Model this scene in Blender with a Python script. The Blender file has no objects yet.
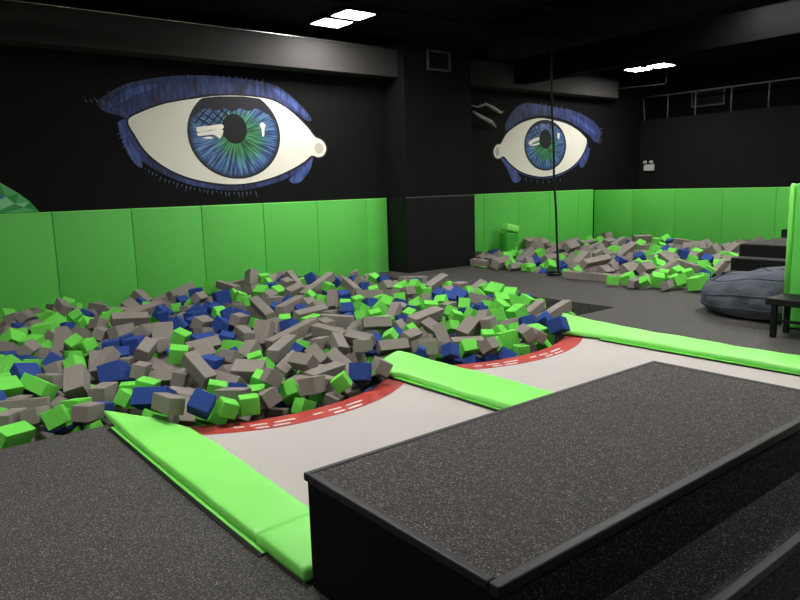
import bpy, bmesh, math, random, json, zlib, base64, struct
from mathutils import Vector, Matrix, Quaternion
random.seed(11)
C = bpy.context.scene.collection
PI = math.pi

# ------------------------------------------------------------------ materials
def nodes(name):
    m = bpy.data.materials.new(name); m.use_nodes = True
    nt = m.node_tree
    return m, nt, nt.nodes['Principled BSDF']

def lin(c):
    return tuple(((v/255)/12.92 if v/255 <= .04045 else ((v/255+.055)/1.055)**2.4) for v in c) + (1,)

def plain(name, rgb, rough=.6, var=.12, scale=6, bump=0, bscale=60, spec=.4, metal=0):
    m, nt, b = nodes(name)
    tc = nt.nodes.new('ShaderNodeTexCoord'); nz = nt.nodes.new('ShaderNodeTexNoise')
    nz.inputs['Scale'].default_value = scale; nz.inputs['Detail'].default_value = 4
    nt.links.new(tc.outputs['Object'], nz.inputs['Vector'])
    mx = nt.nodes.new('ShaderNodeMix'); mx.data_type = 'RGBA'
    c = lin(rgb)
    mx.inputs[6].default_value = tuple(v*(1-var) for v in c[:3]) + (1,)
    mx.inputs[7].default_value = tuple(min(1, v*(1+var)) for v in c[:3]) + (1,)
    nt.links.new(nz.outputs['Fac'], mx.inputs[0]); nt.links.new(mx.outputs[2], b.inputs['Base Color'])
    b.inputs['Roughness'].default_value = rough; b.inputs['Specular IOR Level'].default_value = spec
    b.inputs['Metallic'].default_value = metal
    if bump:
        n2 = nt.nodes.new('ShaderNodeTexNoise'); n2.inputs['Scale'].default_value = bscale
        n2.inputs['Detail'].default_value = 5
        nt.links.new(tc.outputs['Object'], n2.inputs['Vector'])
        bp = nt.nodes.new('ShaderNodeBump'); bp.inputs['Strength'].default_value = bump
        bp.inputs['Distance'].default_value = .02
        nt.links.new(n2.outputs['Fac'], bp.inputs['Height']); nt.links.new(bp.outputs['Normal'], b.inputs['Normal'])
    return m

def rubber(name, base, speck, rough=.75, scale=170):
    """recycled rubber crumb: dark ground with two sizes of pale granules"""
    m, nt, b = nodes(name)
    tc = nt.nodes.new('ShaderNodeTexCoord')
    vo = nt.nodes.new('ShaderNodeTexVoronoi'); vo.inputs['Scale'].default_value = scale
    nt.links.new(tc.outputs['Object'], vo.inputs['Vector'])
    sep = nt.nodes.new('ShaderNodeSeparateColor'); nt.links.new(vo.outputs['Color'], sep.inputs['Color'])
    r = nt.nodes.new('ShaderNodeValToRGB'); r.color_ramp.interpolation = 'CONSTANT'
    el = r.color_ramp.elements
    el[0].position = 0; el[0].color = lin(base)
    el[1].position = .5; el[1].color = lin([v*1.35 for v in base])
    e = el.new(.76); e.color = lin([v*.75 for v in base])
    e = el.new(.86); e.color = lin(speck)
    e = el.new(.95); e.color = lin([min(255, v*1.35) for v in speck])
    nt.links.new(sep.outputs[0], r.inputs['Fac']); nt.links.new(r.outputs['Color'], b.inputs['Base Color'])
    b.inputs['Roughness'].default_value = rough; b.inputs['Specular IOR Level'].default_value = .3
    bp = nt.nodes.new('ShaderNodeBump'); bp.inputs['Strength'].default_value = .35; bp.inputs['Distance'].default_value = .004
    nt.links.new(sep.outputs[1], bp.inputs['Height']); nt.links.new(bp.outputs['Normal'], b.inputs['Normal'])
    return m

def fur(name, dark, light, sx=22, sz=5):
    """brushed paint strokes"""
    m, nt, b = nodes(name)
    tc = nt.nodes.new('ShaderNodeTexCoord'); mp = nt.nodes.new('ShaderNodeMapping')
    mp.inputs['Scale'].default_value = (sx, 1, sz)
    nt.links.new(tc.outputs['Object'], mp.inputs['Vector'])
    nz = nt.nodes.new('ShaderNodeTexNoise'); nz.inputs['Scale'].default_value = 1; nz.inputs['Detail'].default_value = 5
    nt.links.new(mp.outputs['Vector'], nz.inputs['Vector'])
    n2 = nt.nodes.new('ShaderNodeTexNoise'); n2.inputs['Scale'].default_value = 2.2
    nt.links.new(tc.outputs['Object'], n2.inputs['Vector'])
    ad = nt.nodes.new('ShaderNodeMath'); ad.operation = 'MULTIPLY_ADD'
    ad.inputs[1].default_value = .6
    nt.links.new(nz.outputs['Fac'], ad.inputs[0])
    ml = nt.nodes.new('ShaderNodeMath'); ml.operation = 'MULTIPLY'; ml.inputs[1].default_value = .45
    nt.links.new(n2.outputs['Fac'], ml.inputs[0]); nt.links.new(ml.outputs[0], ad.inputs[2])
    r = nt.nodes.new('ShaderNodeValToRGB'); el = r.color_ramp.elements
    el[0].position = .38; el[0].color = lin(dark); el[1].position = .72; el[1].color = lin(light)
    nt.links.new(ad.outputs[0], r.inputs['Fac']); nt.links.new(r.outputs['Color'], b.inputs['Base Color'])
    b.inputs['Roughness'].default_value = .7
    return m

def iris_mat(name, rx, rz, gx, gz):
    """painted iris: radial streaks, green round the pupil, blue outside, dark rim"""
    m, nt, b = nodes(name)
    N = nt.nodes.new; Lk = nt.links.new
    def math_(op, a, bb=None):
        n = N('ShaderNodeMath'); n.operation = op
        for k, v in enumerate((a, bb)):
            if v is None: continue
            if isinstance(v, (int, float)): n.inputs[k].default_value = v
            else: Lk(v, n.inputs[k])
        return n.outputs[0]
    tc = N('ShaderNodeTexCoord'); sp = N('ShaderNodeSeparateXYZ'); Lk(tc.outputs['Object'], sp.inputs[0])
    x = math_('DIVIDE', sp.outputs[0], rx); z = math_('DIVIDE', sp.outputs[2], rz)
    rad = math_('SQRT', math_('ADD', math_('MULTIPLY', x, x), math_('MULTIPLY', z, z)))
    ux = math_('DIVIDE', x, math_('MAXIMUM', rad, .01)); uz = math_('DIVIDE', z, math_('MAXIMUM', rad, .01))
    cv = N('ShaderNodeCombineXYZ')
    Lk(math_('MULTIPLY', ux, 17), cv.inputs[0]); Lk(math_('MULTIPLY', uz, 17), cv.inputs[1]); Lk(math_('MULTIPLY', rad, 2.2), cv.inputs[2])
    nz = N('ShaderNodeTexNoise'); nz.inputs['Scale'].default_value = 1; nz.inputs['Detail'].default_value = 3
    Lk(cv.outputs[0], nz.inputs['Vector'])
    r1 = N('ShaderNodeValToRGB'); e = r1.color_ramp.elements
    e[0].position = .36; e[0].color = lin((20, 34, 62)); e[1].position = .66; e[1].color = lin((104, 138, 186))
    k = e.new(.5); k.color = lin((50, 84, 138))
    Lk(nz.outputs['Fac'], r1.inputs['Fac'])
    r2 = N('ShaderNodeValToRGB'); e = r2.color_ramp.elements
    e[0].position = .36; e[0].color = lin((12, 48, 36)); e[1].position = .66; e[1].color = lin((84, 164, 104))
    k = e.new(.5); k.color = lin((34, 112, 62))
    Lk(nz.outputs['Fac'], r2.inputs['Fac'])
    dx = math_('SUBTRACT', x, gx); dz = math_('SUBTRACT', z, gz)
    gr = math_('SQRT', math_('ADD', math_('MULTIPLY', dx, dx), math_('MULTIPLY', dz, dz)))
    gr = math_('ADD', gr, math_('MULTIPLY', math_('SUBTRACT', nz.outputs['Fac'], .5), -.5))
    mr = N('ShaderNodeMapRange'); mr.inputs[1].default_value = .34; mr.inputs[2].default_value = .66
    mr.inputs[3].default_value = 1; mr.inputs[4].default_value = 0
    Lk(gr, mr.inputs[0])
    mx = N('ShaderNodeMix'); mx.data_type = 'RGBA'
    Lk(mr.outputs[0], mx.inputs[0]); Lk(r1.outputs[0], mx.inputs[6]); Lk(r2.outputs[0], mx.inputs[7])
    m2 = N('ShaderNodeMapRange'); m2.inputs[1].default_value = .86; m2.inputs[2].default_value = .97
    Lk(rad, m2.inputs[0])
    mk = N('ShaderNodeMix'); mk.data_type = 'RGBA'
    Lk(m2.outputs[0], mk.inputs[0]); Lk(mx.outputs[2], mk.inputs[6]); mk.inputs[7].default_value = lin((10, 12, 18))
    Lk(mk.outputs[2], b.inputs['Base Color']); b.inputs['Roughness'].default_value = .6
    return m

def emit(name, rgb, strength):
    m, nt, b = nodes(name)
    b.inputs['Base Color'].default_value = lin(rgb)
    b.inputs['Emission Color'].default_value = lin(rgb)
    b.inputs['Emission Strength'].default_value = strength
    return m

M = dict(
    rubber=rubber('speckled_rubber', (56, 53, 51), (104, 99, 96), scale=230),
    rubber_platform=rubber('speckled_rubber_platform', (54, 50, 49), (110, 104, 101), scale=250),
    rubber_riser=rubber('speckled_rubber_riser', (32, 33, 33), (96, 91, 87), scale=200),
    edge=plain('black_edge_trim', (38, 35, 33), .5, .1, 20, spec=.35),
    ductblack=plain('matt_black_duct', (5, 5, 5), .9, .2, 3, spec=.05),
    blackboard=plain('black_painted_board', (9, 10, 10), .75, .2, 3, spec=.15),
    blackwall=plain('black_wall_paint', (17, 17, 17), .85, .2, 3, .15, 25, spec=.15),
    farwall=plain('black_wall_render', (24, 23, 22), .85, .25, 2.5, .25, 18, spec=.15),
    ceil=plain('black_ceiling_paint', (12, 13, 13), .9, .3, 1.5, spec=.1),
    soffit=plain('charcoal_soffit', (58, 55, 54), .8, .15, 1.5, spec=.2),
    blackpad=plain('black_vinyl', (10, 11, 11), .6, .2, 4, spec=.25),
    padgreen=plain('green_vinyl_wall_pad', (94, 196, 80), .5, .05, 5, .12, 30),
    padbright=plain('lime_vinyl_floor_pad', (140, 238, 108), .42, .04, 4, .10, 14),
    padside=plain('green_vinyl_pad_edge', (62, 160, 50), .5, .08, 6),
    bed=plain('pale_grey_trampoline_fabric', (184, 177, 173), .8, .03, 3, .1, 400, spec=.2),
    red=plain('red_webbing', (172, 58, 50), .65, .08, 12),
    white=plain('white_webbing', (236, 226, 220), .6, .05, 9),
    foam_grey=plain('grey_foam', (136, 129, 122), .95, .07, 9, .12, 90, spec=.1),
    foam_green=plain('lime_green_foam', (112, 210, 82), .95, .06, 9, .12, 90, spec=.1),
    foam_blue=plain('royal_blue_foam', (50, 74, 140), .95, .09, 9, .12, 90, spec=.1),
    denim=plain('blue_grey_denim', (88, 92, 102), .9, .22, 14, .4, 30, spec=.1),
    denim_seam=plain('denim_piping', (66, 70, 80), .9, .1, 20, spec=.1),
    galv=plain('galvanised_steel', (190, 188, 184), .22, .1, 15, metal=.9),
    dullsteel=plain('dull_steel', (118, 116, 112), .5, .12, 15, metal=.3),
    paintgrey=plain('dull_grey_paint', (84, 83, 82), .6, .15, 10),
    rope=plain('black_rope', (10, 11, 12), .9, .2, 60, .5, 120),
    plastic=plain('white_plastic', (206, 202, 194), .5, .04, 10),
    tape=plain('crumpled_pale_film', (150, 150, 146), .35, .25, 12, .6, 25),
    eyewhite=plain('white_mural_paint', (232, 226, 212), .75, .04, 2),
    paintblack=plain('black_mural_paint', (14, 13, 14), .75, .1, 6),
    paintdark=plain('dark_mural_paint', (34, 32, 40), .75, .2, 6),
    paintpale=plain('pale_mural_paint', (214, 220, 226), .75, .05, 8),
    paintduct=plain('tear_duct_mural_paint', (196, 186, 170), .75, .12, 8),
    lash=plain('lash_mural_paint', (96, 106, 128), .75, .2, 20),
    lid=fur('blue_brushed_paint', (12, 14, 34), (58, 76, 142)),
    lidbright=fur('bright_blue_brushed_paint', (22, 30, 74), (88, 108, 184)),
    facet_a=plain('pale_mint_paint', (138, 205, 152), .75, .05, 6),
    facet_b=plain('leaf_green_paint', (56, 146, 74), .75, .06, 6),
    facet_c=plain('slate_blue_paint', (66, 116, 150), .75, .06, 6),
    facet_d=plain('mid_green_paint', (92, 178, 108), .75, .06, 6),
    lamp=emit('lamp_diffuser', (255, 254, 250), 95),
)

# ------------------------------------------------------------------ helpers
def link(name, bm, mats, parent=None, smooth=False, origin=None):
    if origin is not None:
        bmesh.ops.translate(bm, verts=bm.verts[:], vec=-Vector(origin))
    bmesh.ops.recalc_face_normals(bm, faces=bm.faces[:])
    me = bpy.data.meshes.new(name); bm.to_mesh(me); bm.free()
    for m in (mats if isinstance(mats, (list, tuple)) else [mats]): me.materials.append(m)
    if smooth:
        for p in me.polygons: p.use_smooth = True
    o = bpy.data.objects.new(name, me); C.objects.link(o)
    if origin is not None: o.location = origin
    if parent is not None:
        o.parent = parent
        o.matrix_parent_inverse = Matrix.Translation(parent.location).inverted()
    return o

def thing(name, label, cat, loc=(0, 0, 0), group=None):
    o = bpy.data.objects.new(name, None); C.objects.link(o); o.location = loc
    return tag(o, label, cat, group)

def tag(o, label, cat, group=None, kind=None):
    o['label'] = label; o['category'] = cat
    if group: o['group'] = group
    o['kind'] = kind or 'thing'
    return o

def structure(o, label=None, cat=None):
    o['kind'] = 'structure'
    if label: o['label'] = label
    if cat: o['category'] = cat
    return o

def box(bm, x0, x1, y0, y1, z0, z1, bevel=0, seg=2, mi=0):
    vs = [bm.verts.new((x, y, z)) for x in (x0, x1) for y in (y0, y1) for z in (z0, z1)]
    fs = [bm.faces.new([vs[i] for i in q]) for q in ((0, 1, 3, 2), (4, 6, 7, 5), (0, 4, 5, 1), (2, 3, 7, 6), (0, 2, 6, 4), (1, 5, 7, 3))]
    for f in fs: f.material_index = mi
    if bevel:
        es = list({e for f in fs for e in f.edges})
        r = bmesh.ops.bevel(bm, geom=es, offset=bevel, segments=seg, affect='EDGES', profile=.5)
        for f in r['faces']: f.material_index = mi
    return bm

def B(*a, **k): return box(bmesh.new(), *a, **k)

def tube(bm, pts, r, n=8, caps=True):
    pts = [Vector(p) for p in pts]; rings = []
    up = Vector((0, 0, 1))
    for i, p in enumerate(pts):
        t = (pts[min(i+1, len(pts)-1)] - pts[max(i-1, 0)]).normalized()
        a = t.cross(up if abs(t.z) < .9 else Vector((1, 0, 0))).normalized(); b = t.cross(a)
        rr = r[i] if isinstance(r, (list, tuple)) else r
        rings.append([bm.verts.new(p + (a*math.cos(2*PI*k/n) + b*math.sin(2*PI*k/n))*rr) for k in range(n)])
    for q, w in zip(rings, rings[1:]):
        for k in range(n): bm.faces.new((q[k], q[(k+1) % n], w[(k+1) % n], w[k]))
    if caps: bm.faces.new(rings[0][::-1]); bm.faces.new(rings[-1])
    return bm

def prism(bm, pts, z0, z1, bevel=0):
    """outline in plan, extruded from z0 to z1"""
    a = [bm.verts.new((x, y, z0)) for x, y in pts]; b = [bm.verts.new((x, y, z1)) for x, y in pts]
    bm.faces.new(a[::-1]); top = bm.faces.new(b); n = len(pts)
    for i in range(n): bm.faces.new((a[i], a[(i+1) % n], b[(i+1) % n], b[i]))
    if bevel:
        bmesh.ops.bevel(bm, geom=list(top.edges), offset=bevel, segments=3, affect='EDGES', profile=.5)
    return bm

def smooth_closed(pts, sub=4):
    """Catmull-Rom through a closed outline"""
    n = len(pts); out = []
    for i in range(n):
        p0, p1, p2, p3 = (Vector(pts[(i+k-1) % n]) for k in range(4))
        for s in range(sub):
            t = s/sub
            out.append(.5*((2*p1) + (p2-p0)*t + (2*p0-5*p1+4*p2-p3)*t*t + (3*p1-p0-3*p2+p3)*t**3))
    return [(p[0], p[1]) for p in out]

def wall_paint(name, pts, mat, parent, y, d=.003, origin=None):
    """a painted shape on a wall that faces -Y: outline in (x, z), d proud of y"""
    bm = bmesh.new()
    a = [bm.verts.new((x, y, z)) for x, z in pts]; b = [bm.verts.new((x, y-d, z)) for x, z in pts]
    bm.faces.new(a); f = bm.faces.new(b[::-1]); n = len(pts)
    for i in range(n): bm.faces.new((a[i], b[i], b[(i+1) % n], a[(i+1) % n]))
    big = [g for g in bm.faces if len(g.verts) > 4]
    bmesh.ops.triangulate(bm, faces=big)
    return link(name, bm, mat, parent, origin=origin)

# ------------------------------------------------------------------ the setting
LW, FW, BW, CZ = 10.48, 14.5, 16.49, 4.24          # eye-mural wall plane (y), padded low wall and black far wall (x), ceiling height
bm = bmesh.new()
for r in ((-6, 1.30, -5, 4.94), (1.30, 1.60, -5, 4.60), (1.60, 3.48, -5, .60), (3.48, 3.90, -5, 4.60), (3.90, 5.87, -5, .60), (5.87, 6.30, -5, 4.60),
          (6.30, 7.50, -5, 5.06), (7.50, 9.55, -5, LW), (9.55, BW, -5, 5.10), (FW+.3, BW, 5.10, LW)):
    box(bm, r[0], r[1], r[2], r[3], -1.1, 0)
structure(link('floor', bm, M['rubber']))
bm = bmesh.new()
box(bm, -6, 7.5, 4.2, LW, -1.2, -1.1); box(bm, 9.55, FW, 5.1, LW, -1.2, -1.1); box(bm, 1.60, 3.48, .6, 4.2, -1.2, -1.1); box(bm, 3.9, 5.87, .6, 4.2, -1.2, -1.1)
structure(link('floor_pit', bm, M['blackboard']))
structure(link('wall_left', B(-6, BW+.9, LW, LW+.3, -1.1, CZ), M['blackwall']))
structure(link('wall_low', B(FW, FW+.3, -5, LW, -1.1, 1.37), M['farwall']))
structure(link('wall_far', B(BW, BW+.9, -5, LW, -1.1, 3.12), M['farwall']))
structure(link('wall_upper', B(BW+.6, BW+.9, -5, LW, 3.12, CZ), M['ceil']))
structure(link('ceiling', B(-6, BW+.9, -5, LW+.3, CZ, CZ+.2), M['ceil']))
bm = bmesh.new(); prism(bm, [(-6, 10.1), (14.9, 10.1), (15.15, 10.3), (15.15, LW-.001), (-6, LW-.001)], 3.56, 4.03)
structure(link('wall_soffit', bm, M['soffit']))
structure(link('column_wall', B(8.08, 9.75, 9.92, LW, 0, CZ), M['blackwall']))

# padded black wrap round the column's foot
t = thing('column_pad', 'matt black padded wrap round the foot of the wide wall column', 'wall padding', (8.9, 9.9, 0))
link('front_pad', B(8.05, 9.78, 9.87, 9.918, 0, 1.385, .012), M['blackpad'], t)
link('side_pad', B(8.03, 8.078, 9.872, LW, 0, 1.385, .012), M['blackpad'], t)
link('top_rail', B(8.04, 9.785, 9.865, 9.915, 1.387, 1.405, .004), M['paintgrey'], t)

# ------------------------------------------------------------------ wall pads
def wall_pad(label, x0, x1, y0, y1, z0, z1, group):
    t = thing('wall_pad', label, 'wall pad', ((x0+x1)/2, (y0+y1)/2, z0), group)
    link('cover', B(x0+.002, x1-.002, y0+.002, y1-.002, z0, z1-.012, .014, 3), M['padgreen'], t, True)
    link('top_piping', B(x0+.004, x1-.004, y0+.006, y1-.006, z1-.0115, z1, .003), M['padbright'], t)
    return t
edges = [-1.06, .02, 1.10, 2.18, 3.252, 4.325, 5.40, 6.445, 7.52, 8.0]
names = ['', '', 'leftmost green wall pad, under the faceted corner mural', 'second green wall pad from the left, under the black wall',
         "third green wall pad from the left, under the left eye's outer corner", "fourth green wall pad from the left, under the left eye's iris",
         "fifth green wall pad from the left, right of the left eye's iris", "sixth green wall pad from the left, past the left eye's tear duct",
         'narrow end green wall pad touching the black column']
for i in range(2, 9):
    wall_pad(names[i], edges[i], edges[i+1], 10.425, LW-.002, -.55, 1.395, 'green wall pads under the left eye mural')
ed = [9.78, 10.60, 11.68, 12.76, 13.84, 14.44]
nm = ['green wall pad just right of the black column', 'green wall pad behind the leaning green bolster, second from the column',
      "green wall pad behind the hanging rope, under the right eye's iris", "green wall pad under the right eye's outer corner", 'narrow green wall pad left of the far room corner']
for i in range(5):
    wall_pad(nm[i], ed[i], ed[i+1], 10.425, LW-.002, -.3, 1.395, 'green wall pads under the right eye mural')
ed = [10.42, 9.36, 8.28, 7.20, 6.12, 5.04, 3.96]
nm = ['green pad on the far wall at the room corner, under the emergency light', 'second green far wall pad from the corner', 'third green far wall pad from the corner, mid wall',
      'fourth green far wall pad from the corner, left of the stairs', 'fifth green far wall pad, behind the black stairs', 'last green far wall pad, mostly behind the tall green padded panel']
for i in range(6):
    t = wall_pad(nm[i], 14.445, FW-.002, ed[i+1], ed[i], -.3, 1.375, 'green pads on the far wall')

# horizontal seam on the pads behind the far pit
# ------------------------------------------------------------------ trampoline lanes
def arc(x0, x1, ymid, yend, n=24):
    c, h = (x0+x1)/2, (x1-x0)/2
    return [(x0+(x1-x0)*i/n, ymid+(yend-ymid)*abs(((x0+(x1-x0)*i/n)-c)/h)**2.2) for i in range(n+1)]
def lane(x0, x1, label):
    t = thing('trampoline', label, 'trampoline', ((x0+x1)/2, 2.4, 0), 'trampoline lanes running into the foam pit')
    a = arc(x0, x1, 4.02, 4.34)
    link('jump_bed', prism(bmesh.new(), [(x0, .62), (x1, .62)] + a[::-1], -.03, -.006), M['bed'], t)
    b = arc(x0, x1, 4.24, 4.56)
    bm = bmesh.new(); prism(bm, a + b[::-1], -.028, -.003)
    link('end_band', bm, M['red'], t)
    bm = bmesh.new()
    s = (x1-x0)/1.88
    for rows, off in (((.28, .345), (.385, .495), (.545, .69), (.835, .915), (.965, 1.075), (1.13, 1.29)), .098), (((.39, .475), (.505, .62), (.97, 1.065), (1.10, 1.235)), .03):
        for u0, u1 in rows:
            p, q = x0+u0*s, x0+u1*s
            c, h = (x0+x1)/2, (x1-x0)/2
            Y = lambda x: 4.02+.32*abs((x-c)/h)**2.2
            prism(bm, [(p, Y(p)+off-.010), (q, Y(q)+off-.010), (q, Y(q)+off+.010), (p, Y(p)+off+.010)], -.004, .002)
    o = link('strap_stitching', bm, M['white'], t); o['label'] = 'broken white double stripes on the red band'
    return t
lane(1.605, 3.472, 'white trampoline bed with red end band between the nearest and middle green pads')
lane(3.905, 5.865, 'white trampoline bed with red end band between the middle and far green pads')

# ------------------------------------------------------------------ lime pads between the lanes
def cushion(left, right, zt, nt=44, nu=10, droop=None, wave=1.0):
    """a soft pad between two edge lines (from the near end to the far end), flat underneath"""
    def along(pl, t):
        f = t*(len(pl)-1); i = min(int(f), len(pl)-2); k = f-i
        return Vector(pl[i])*(1-k) + Vector(pl[i+1])*k
    bm = bmesh.new(); top = []; bot = []
    prof = [0, .0, .035, .12, .3, .5, .7, .88, .965, 1.0, 1.0]
    hgt = [.25, .86, .98, 1, 1.01, 1.01, 1.01, 1, .98, .86, .25]
    for j in range(nt+1):
        t = j/nt
        l, r = along(left, t), along(right, t)
        e = min(1, .75 + 14*min(t, 1-t))
        row = []; low = []
        for u, h in zip(prof, hgt):
            p = l*(1-u) + r*u
            sag = droop(p.x, p.y) if droop else 0
            z = .012 + (zt-.012)*h*e + wave*(.0035*math.sin(p.y*6.1+p.x*4) + .0025*math.sin(p.y*15+u*5))*h + sag
            row.append(bm.verts.new((p.x, p.y, z)))
        for u in (0, 1):
            p = l*(1-u) + r*u
            low.append(bm.verts.new((p.x, p.y, .012 + (droop(p.x, p.y) if droop else 0))))
        top.append(row); bot.append(low)
    for a, c in zip(top, top[1:]):
        for i in range(len(prof)-1): bm.faces.new((a[i], a[i+1], c[i+1], c[i]))
    for j in range(nt):
        bm.faces.new((bot[j][0], bot[j+1][0], bot[j+1][1], bot[j][1]))
        bm.faces.new((bot[j][0], top[j][0], top[j+1][0], bot[j+1][0]))
        bm.faces.new((bot[j][1], bot[j+1][1], top[j+1][-1], top[j][-1]))
    for j in (0, nt): bm.faces.new([bot[j][0]] + top[j] + [bot[j][1]])
    return bm
def lane_pad(label, left, right, lip, droop, flap=None):
    xs = [p[0] for p in left+right]; ys = [p[1] for p in left+right]
    t = thing('frame_pad', label, 'frame pad', (sum(xs)/len(xs), sum(ys)/len(ys), 0), 'long green pads dividing the trampoline lanes')
    link('cushion', cushion(left, right, .060, droop=droop), M['padbright'], t, True)
    e = bmesh.new(); prism(e, [(x-.022, y) for x, y in lip] + [(x+.03, y) for x, y in lip[::-1]], .0055, .0105)
    link('bottom_lip', e, M['padbright'], t)
    e = bmesh.new(); prism(e, [(x-.045, y-.01) for x, y in lip] + [(x+.03, y) for x, y in lip[::-1]], .0006, .0050)
    o = link('frame_edge', e, M['blackpad'], t); o['label'] = 'black frame strip under the pad edge'
    if flap: link('end_cushion', cushion(flap[0], flap[1], .072, 14, wave=.4), M['padbright'], t, True)
    return t
def lift(y0, k): return lambda x, y: k*max(0, (y-y0)/.5)**1.3
lane_pad('nearest lime green floor pad, running from the black platform corner to the pit',
         [(1.270, 2.70), (1.262, 3.4), (1.258, 4.1), (1.258, 4.65), (1.262, 5.09)], [(1.600, 2.70), (1.603, 3.3), (1.622, 3.9), (1.60, 4.30), (1.485, 4.69)],
         [(1.272, 2.62), (1.262, 3.4), (1.26, 4.85)], lift(4.5, .018), ([(1.272, 2.290), (1.266, 2.48), (1.266, 2.70)], [(1.600, 2.290), (1.600, 2.5), (1.602, 2.74)]))
lane_pad('middle lime green floor pad with a creased end, between the two white trampoline beds',
         [(3.478, 2.29), (3.474, 3.0), (3.468, 3.8), (3.458, 4.4), (3.345, 4.72)], [(3.96, 2.29), (3.96, 3.1), (3.955, 4.0), (3.945, 4.6), (3.94, 5.05)],
         [(3.482, 2.30), (3.474, 3.6), (3.455, 4.5)], lift(4.45, .005))
lane_pad('far lime green floor pad with a widened tip, along the far trampoline edge',
         [(5.872, .62), (5.866, 1.9), (5.86, 3.2), (5.84, 4.1), (5.72, 4.56)], [(6.285, .62), (6.285, 1.9), (6.29, 3.2), (6.36, 4.4), (6.52, 5.12)],
         [(5.875, .65), (5.866, 2.4), (5.84, 4.1)], lift(4.3, .004))

# ------------------------------------------------------------------ black step platform in front
t = thing('step_platform', 'large black two-step platform topped with speckled rubber in front of the trampolines', 'platform', (2.53, 1.6, 0))
X0, X1, Y0, Y1, Z = 1.281, 3.783, 1.215, 2.272, .49
link('body', B(X0+.012, X1-.012, Y0+.012, Y1-.012, 0, Z-.012), M['blackboard'], t)
link('top_carpet', B(X0+.035, X1-.035, Y0+.04, Y1-.03, Z-.011, Z), M['rubber_platform'], t)
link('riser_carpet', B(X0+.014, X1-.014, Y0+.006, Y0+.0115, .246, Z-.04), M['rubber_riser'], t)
def nosing(name, x0, x1, y0, y1, z0, z1): link(name, B(x0, x1, y0, y1, z0, z1, .006, 3), M['edge'], t)
nosing('front_nosing', X0, X1, Y0, Y0+.042, Z-.035, Z+.004)
nosing('side_nosing', X0, X0+.034, Y0+.043, Y1-.031, Z-.03, Z+.004)
nosing('side_nosing', X1-.034, X1, Y0+.043, Y1-.031, Z-.03, Z+.004)
nosing('back_nosing', X0, X1, Y1-.03, Y1, Z-.03, Z+.004)
link('step_body', B(X0+.012, X1-.012, .965, Y0+.005, 0, .232), M['blackboard'], t)
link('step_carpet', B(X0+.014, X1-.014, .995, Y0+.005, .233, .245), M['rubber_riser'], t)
nosing('step_nosing', X0, X1, .953, .994, .212, .249)
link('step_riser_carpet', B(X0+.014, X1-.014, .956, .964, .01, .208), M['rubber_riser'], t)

# ------------------------------------------------------------------ stairs by the far pit
t = thing('stair_block', 'black carpeted stairs rising beside the far foam pit, behind the bean bag', 'stairs', (11.5, 4, 0))
for x0, x1, z0, z1 in ((10.30, 15-.6, 0, .172), (10.56, 14.4, .173, .368), (10.82, 14.4, .369, .563), (12.28, 14.4, .564, .70)):
    bm = B(x0, x1, 2.2, 5.09, z0, z1, .008)
    link('step', bm, M['blackpad'], t)
    link('tread_carpet', B(x0+.03, min(x0+1.4, x1-.02), 2.25, 5.06, z1+.0005, z1+.006), M['rubber_riser'], t)

# ------------------------------------------------------------------ tall padded panel and bench at the right
t = thing('padded_panel', 'tall bright green padded panel standing at the right edge beside the bean bag', 'padded panel', (7.6, 2.4, 0))
link('cushion', B(7.56, 7.66, 1.6, 3.02, .02, 1.52, .03, 4), M['padgreen'], t, True)
link('edge_roll', tube(bmesh.new(), [(7.61, 3.055, .02), (7.61, 3.055, 1.49), (7.61, 3.052, 1.515)], [.034, .034, .024], 14), M['padbright'], t, True)
t = thing('low_bench', 'low black bench with square legs in front of the green padded panel', 'bench', (7.3, 2.6, 0))
link('top', B(7.06, 7.47, 1.7, 3.04, .33, .40, .012), M['blackpad'], t)
for x in (7.10, 7.40):
    for y in (1.78, 2.96): link('leg', B(x-.025, x+.025, y-.025, y+.025, 0, .3295, .004), M['blackpad'], t)
link('rail', B(7.09, 7.115, 1.81, 2.93, .16, .19, .004), M['blackpad'], t)

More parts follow.
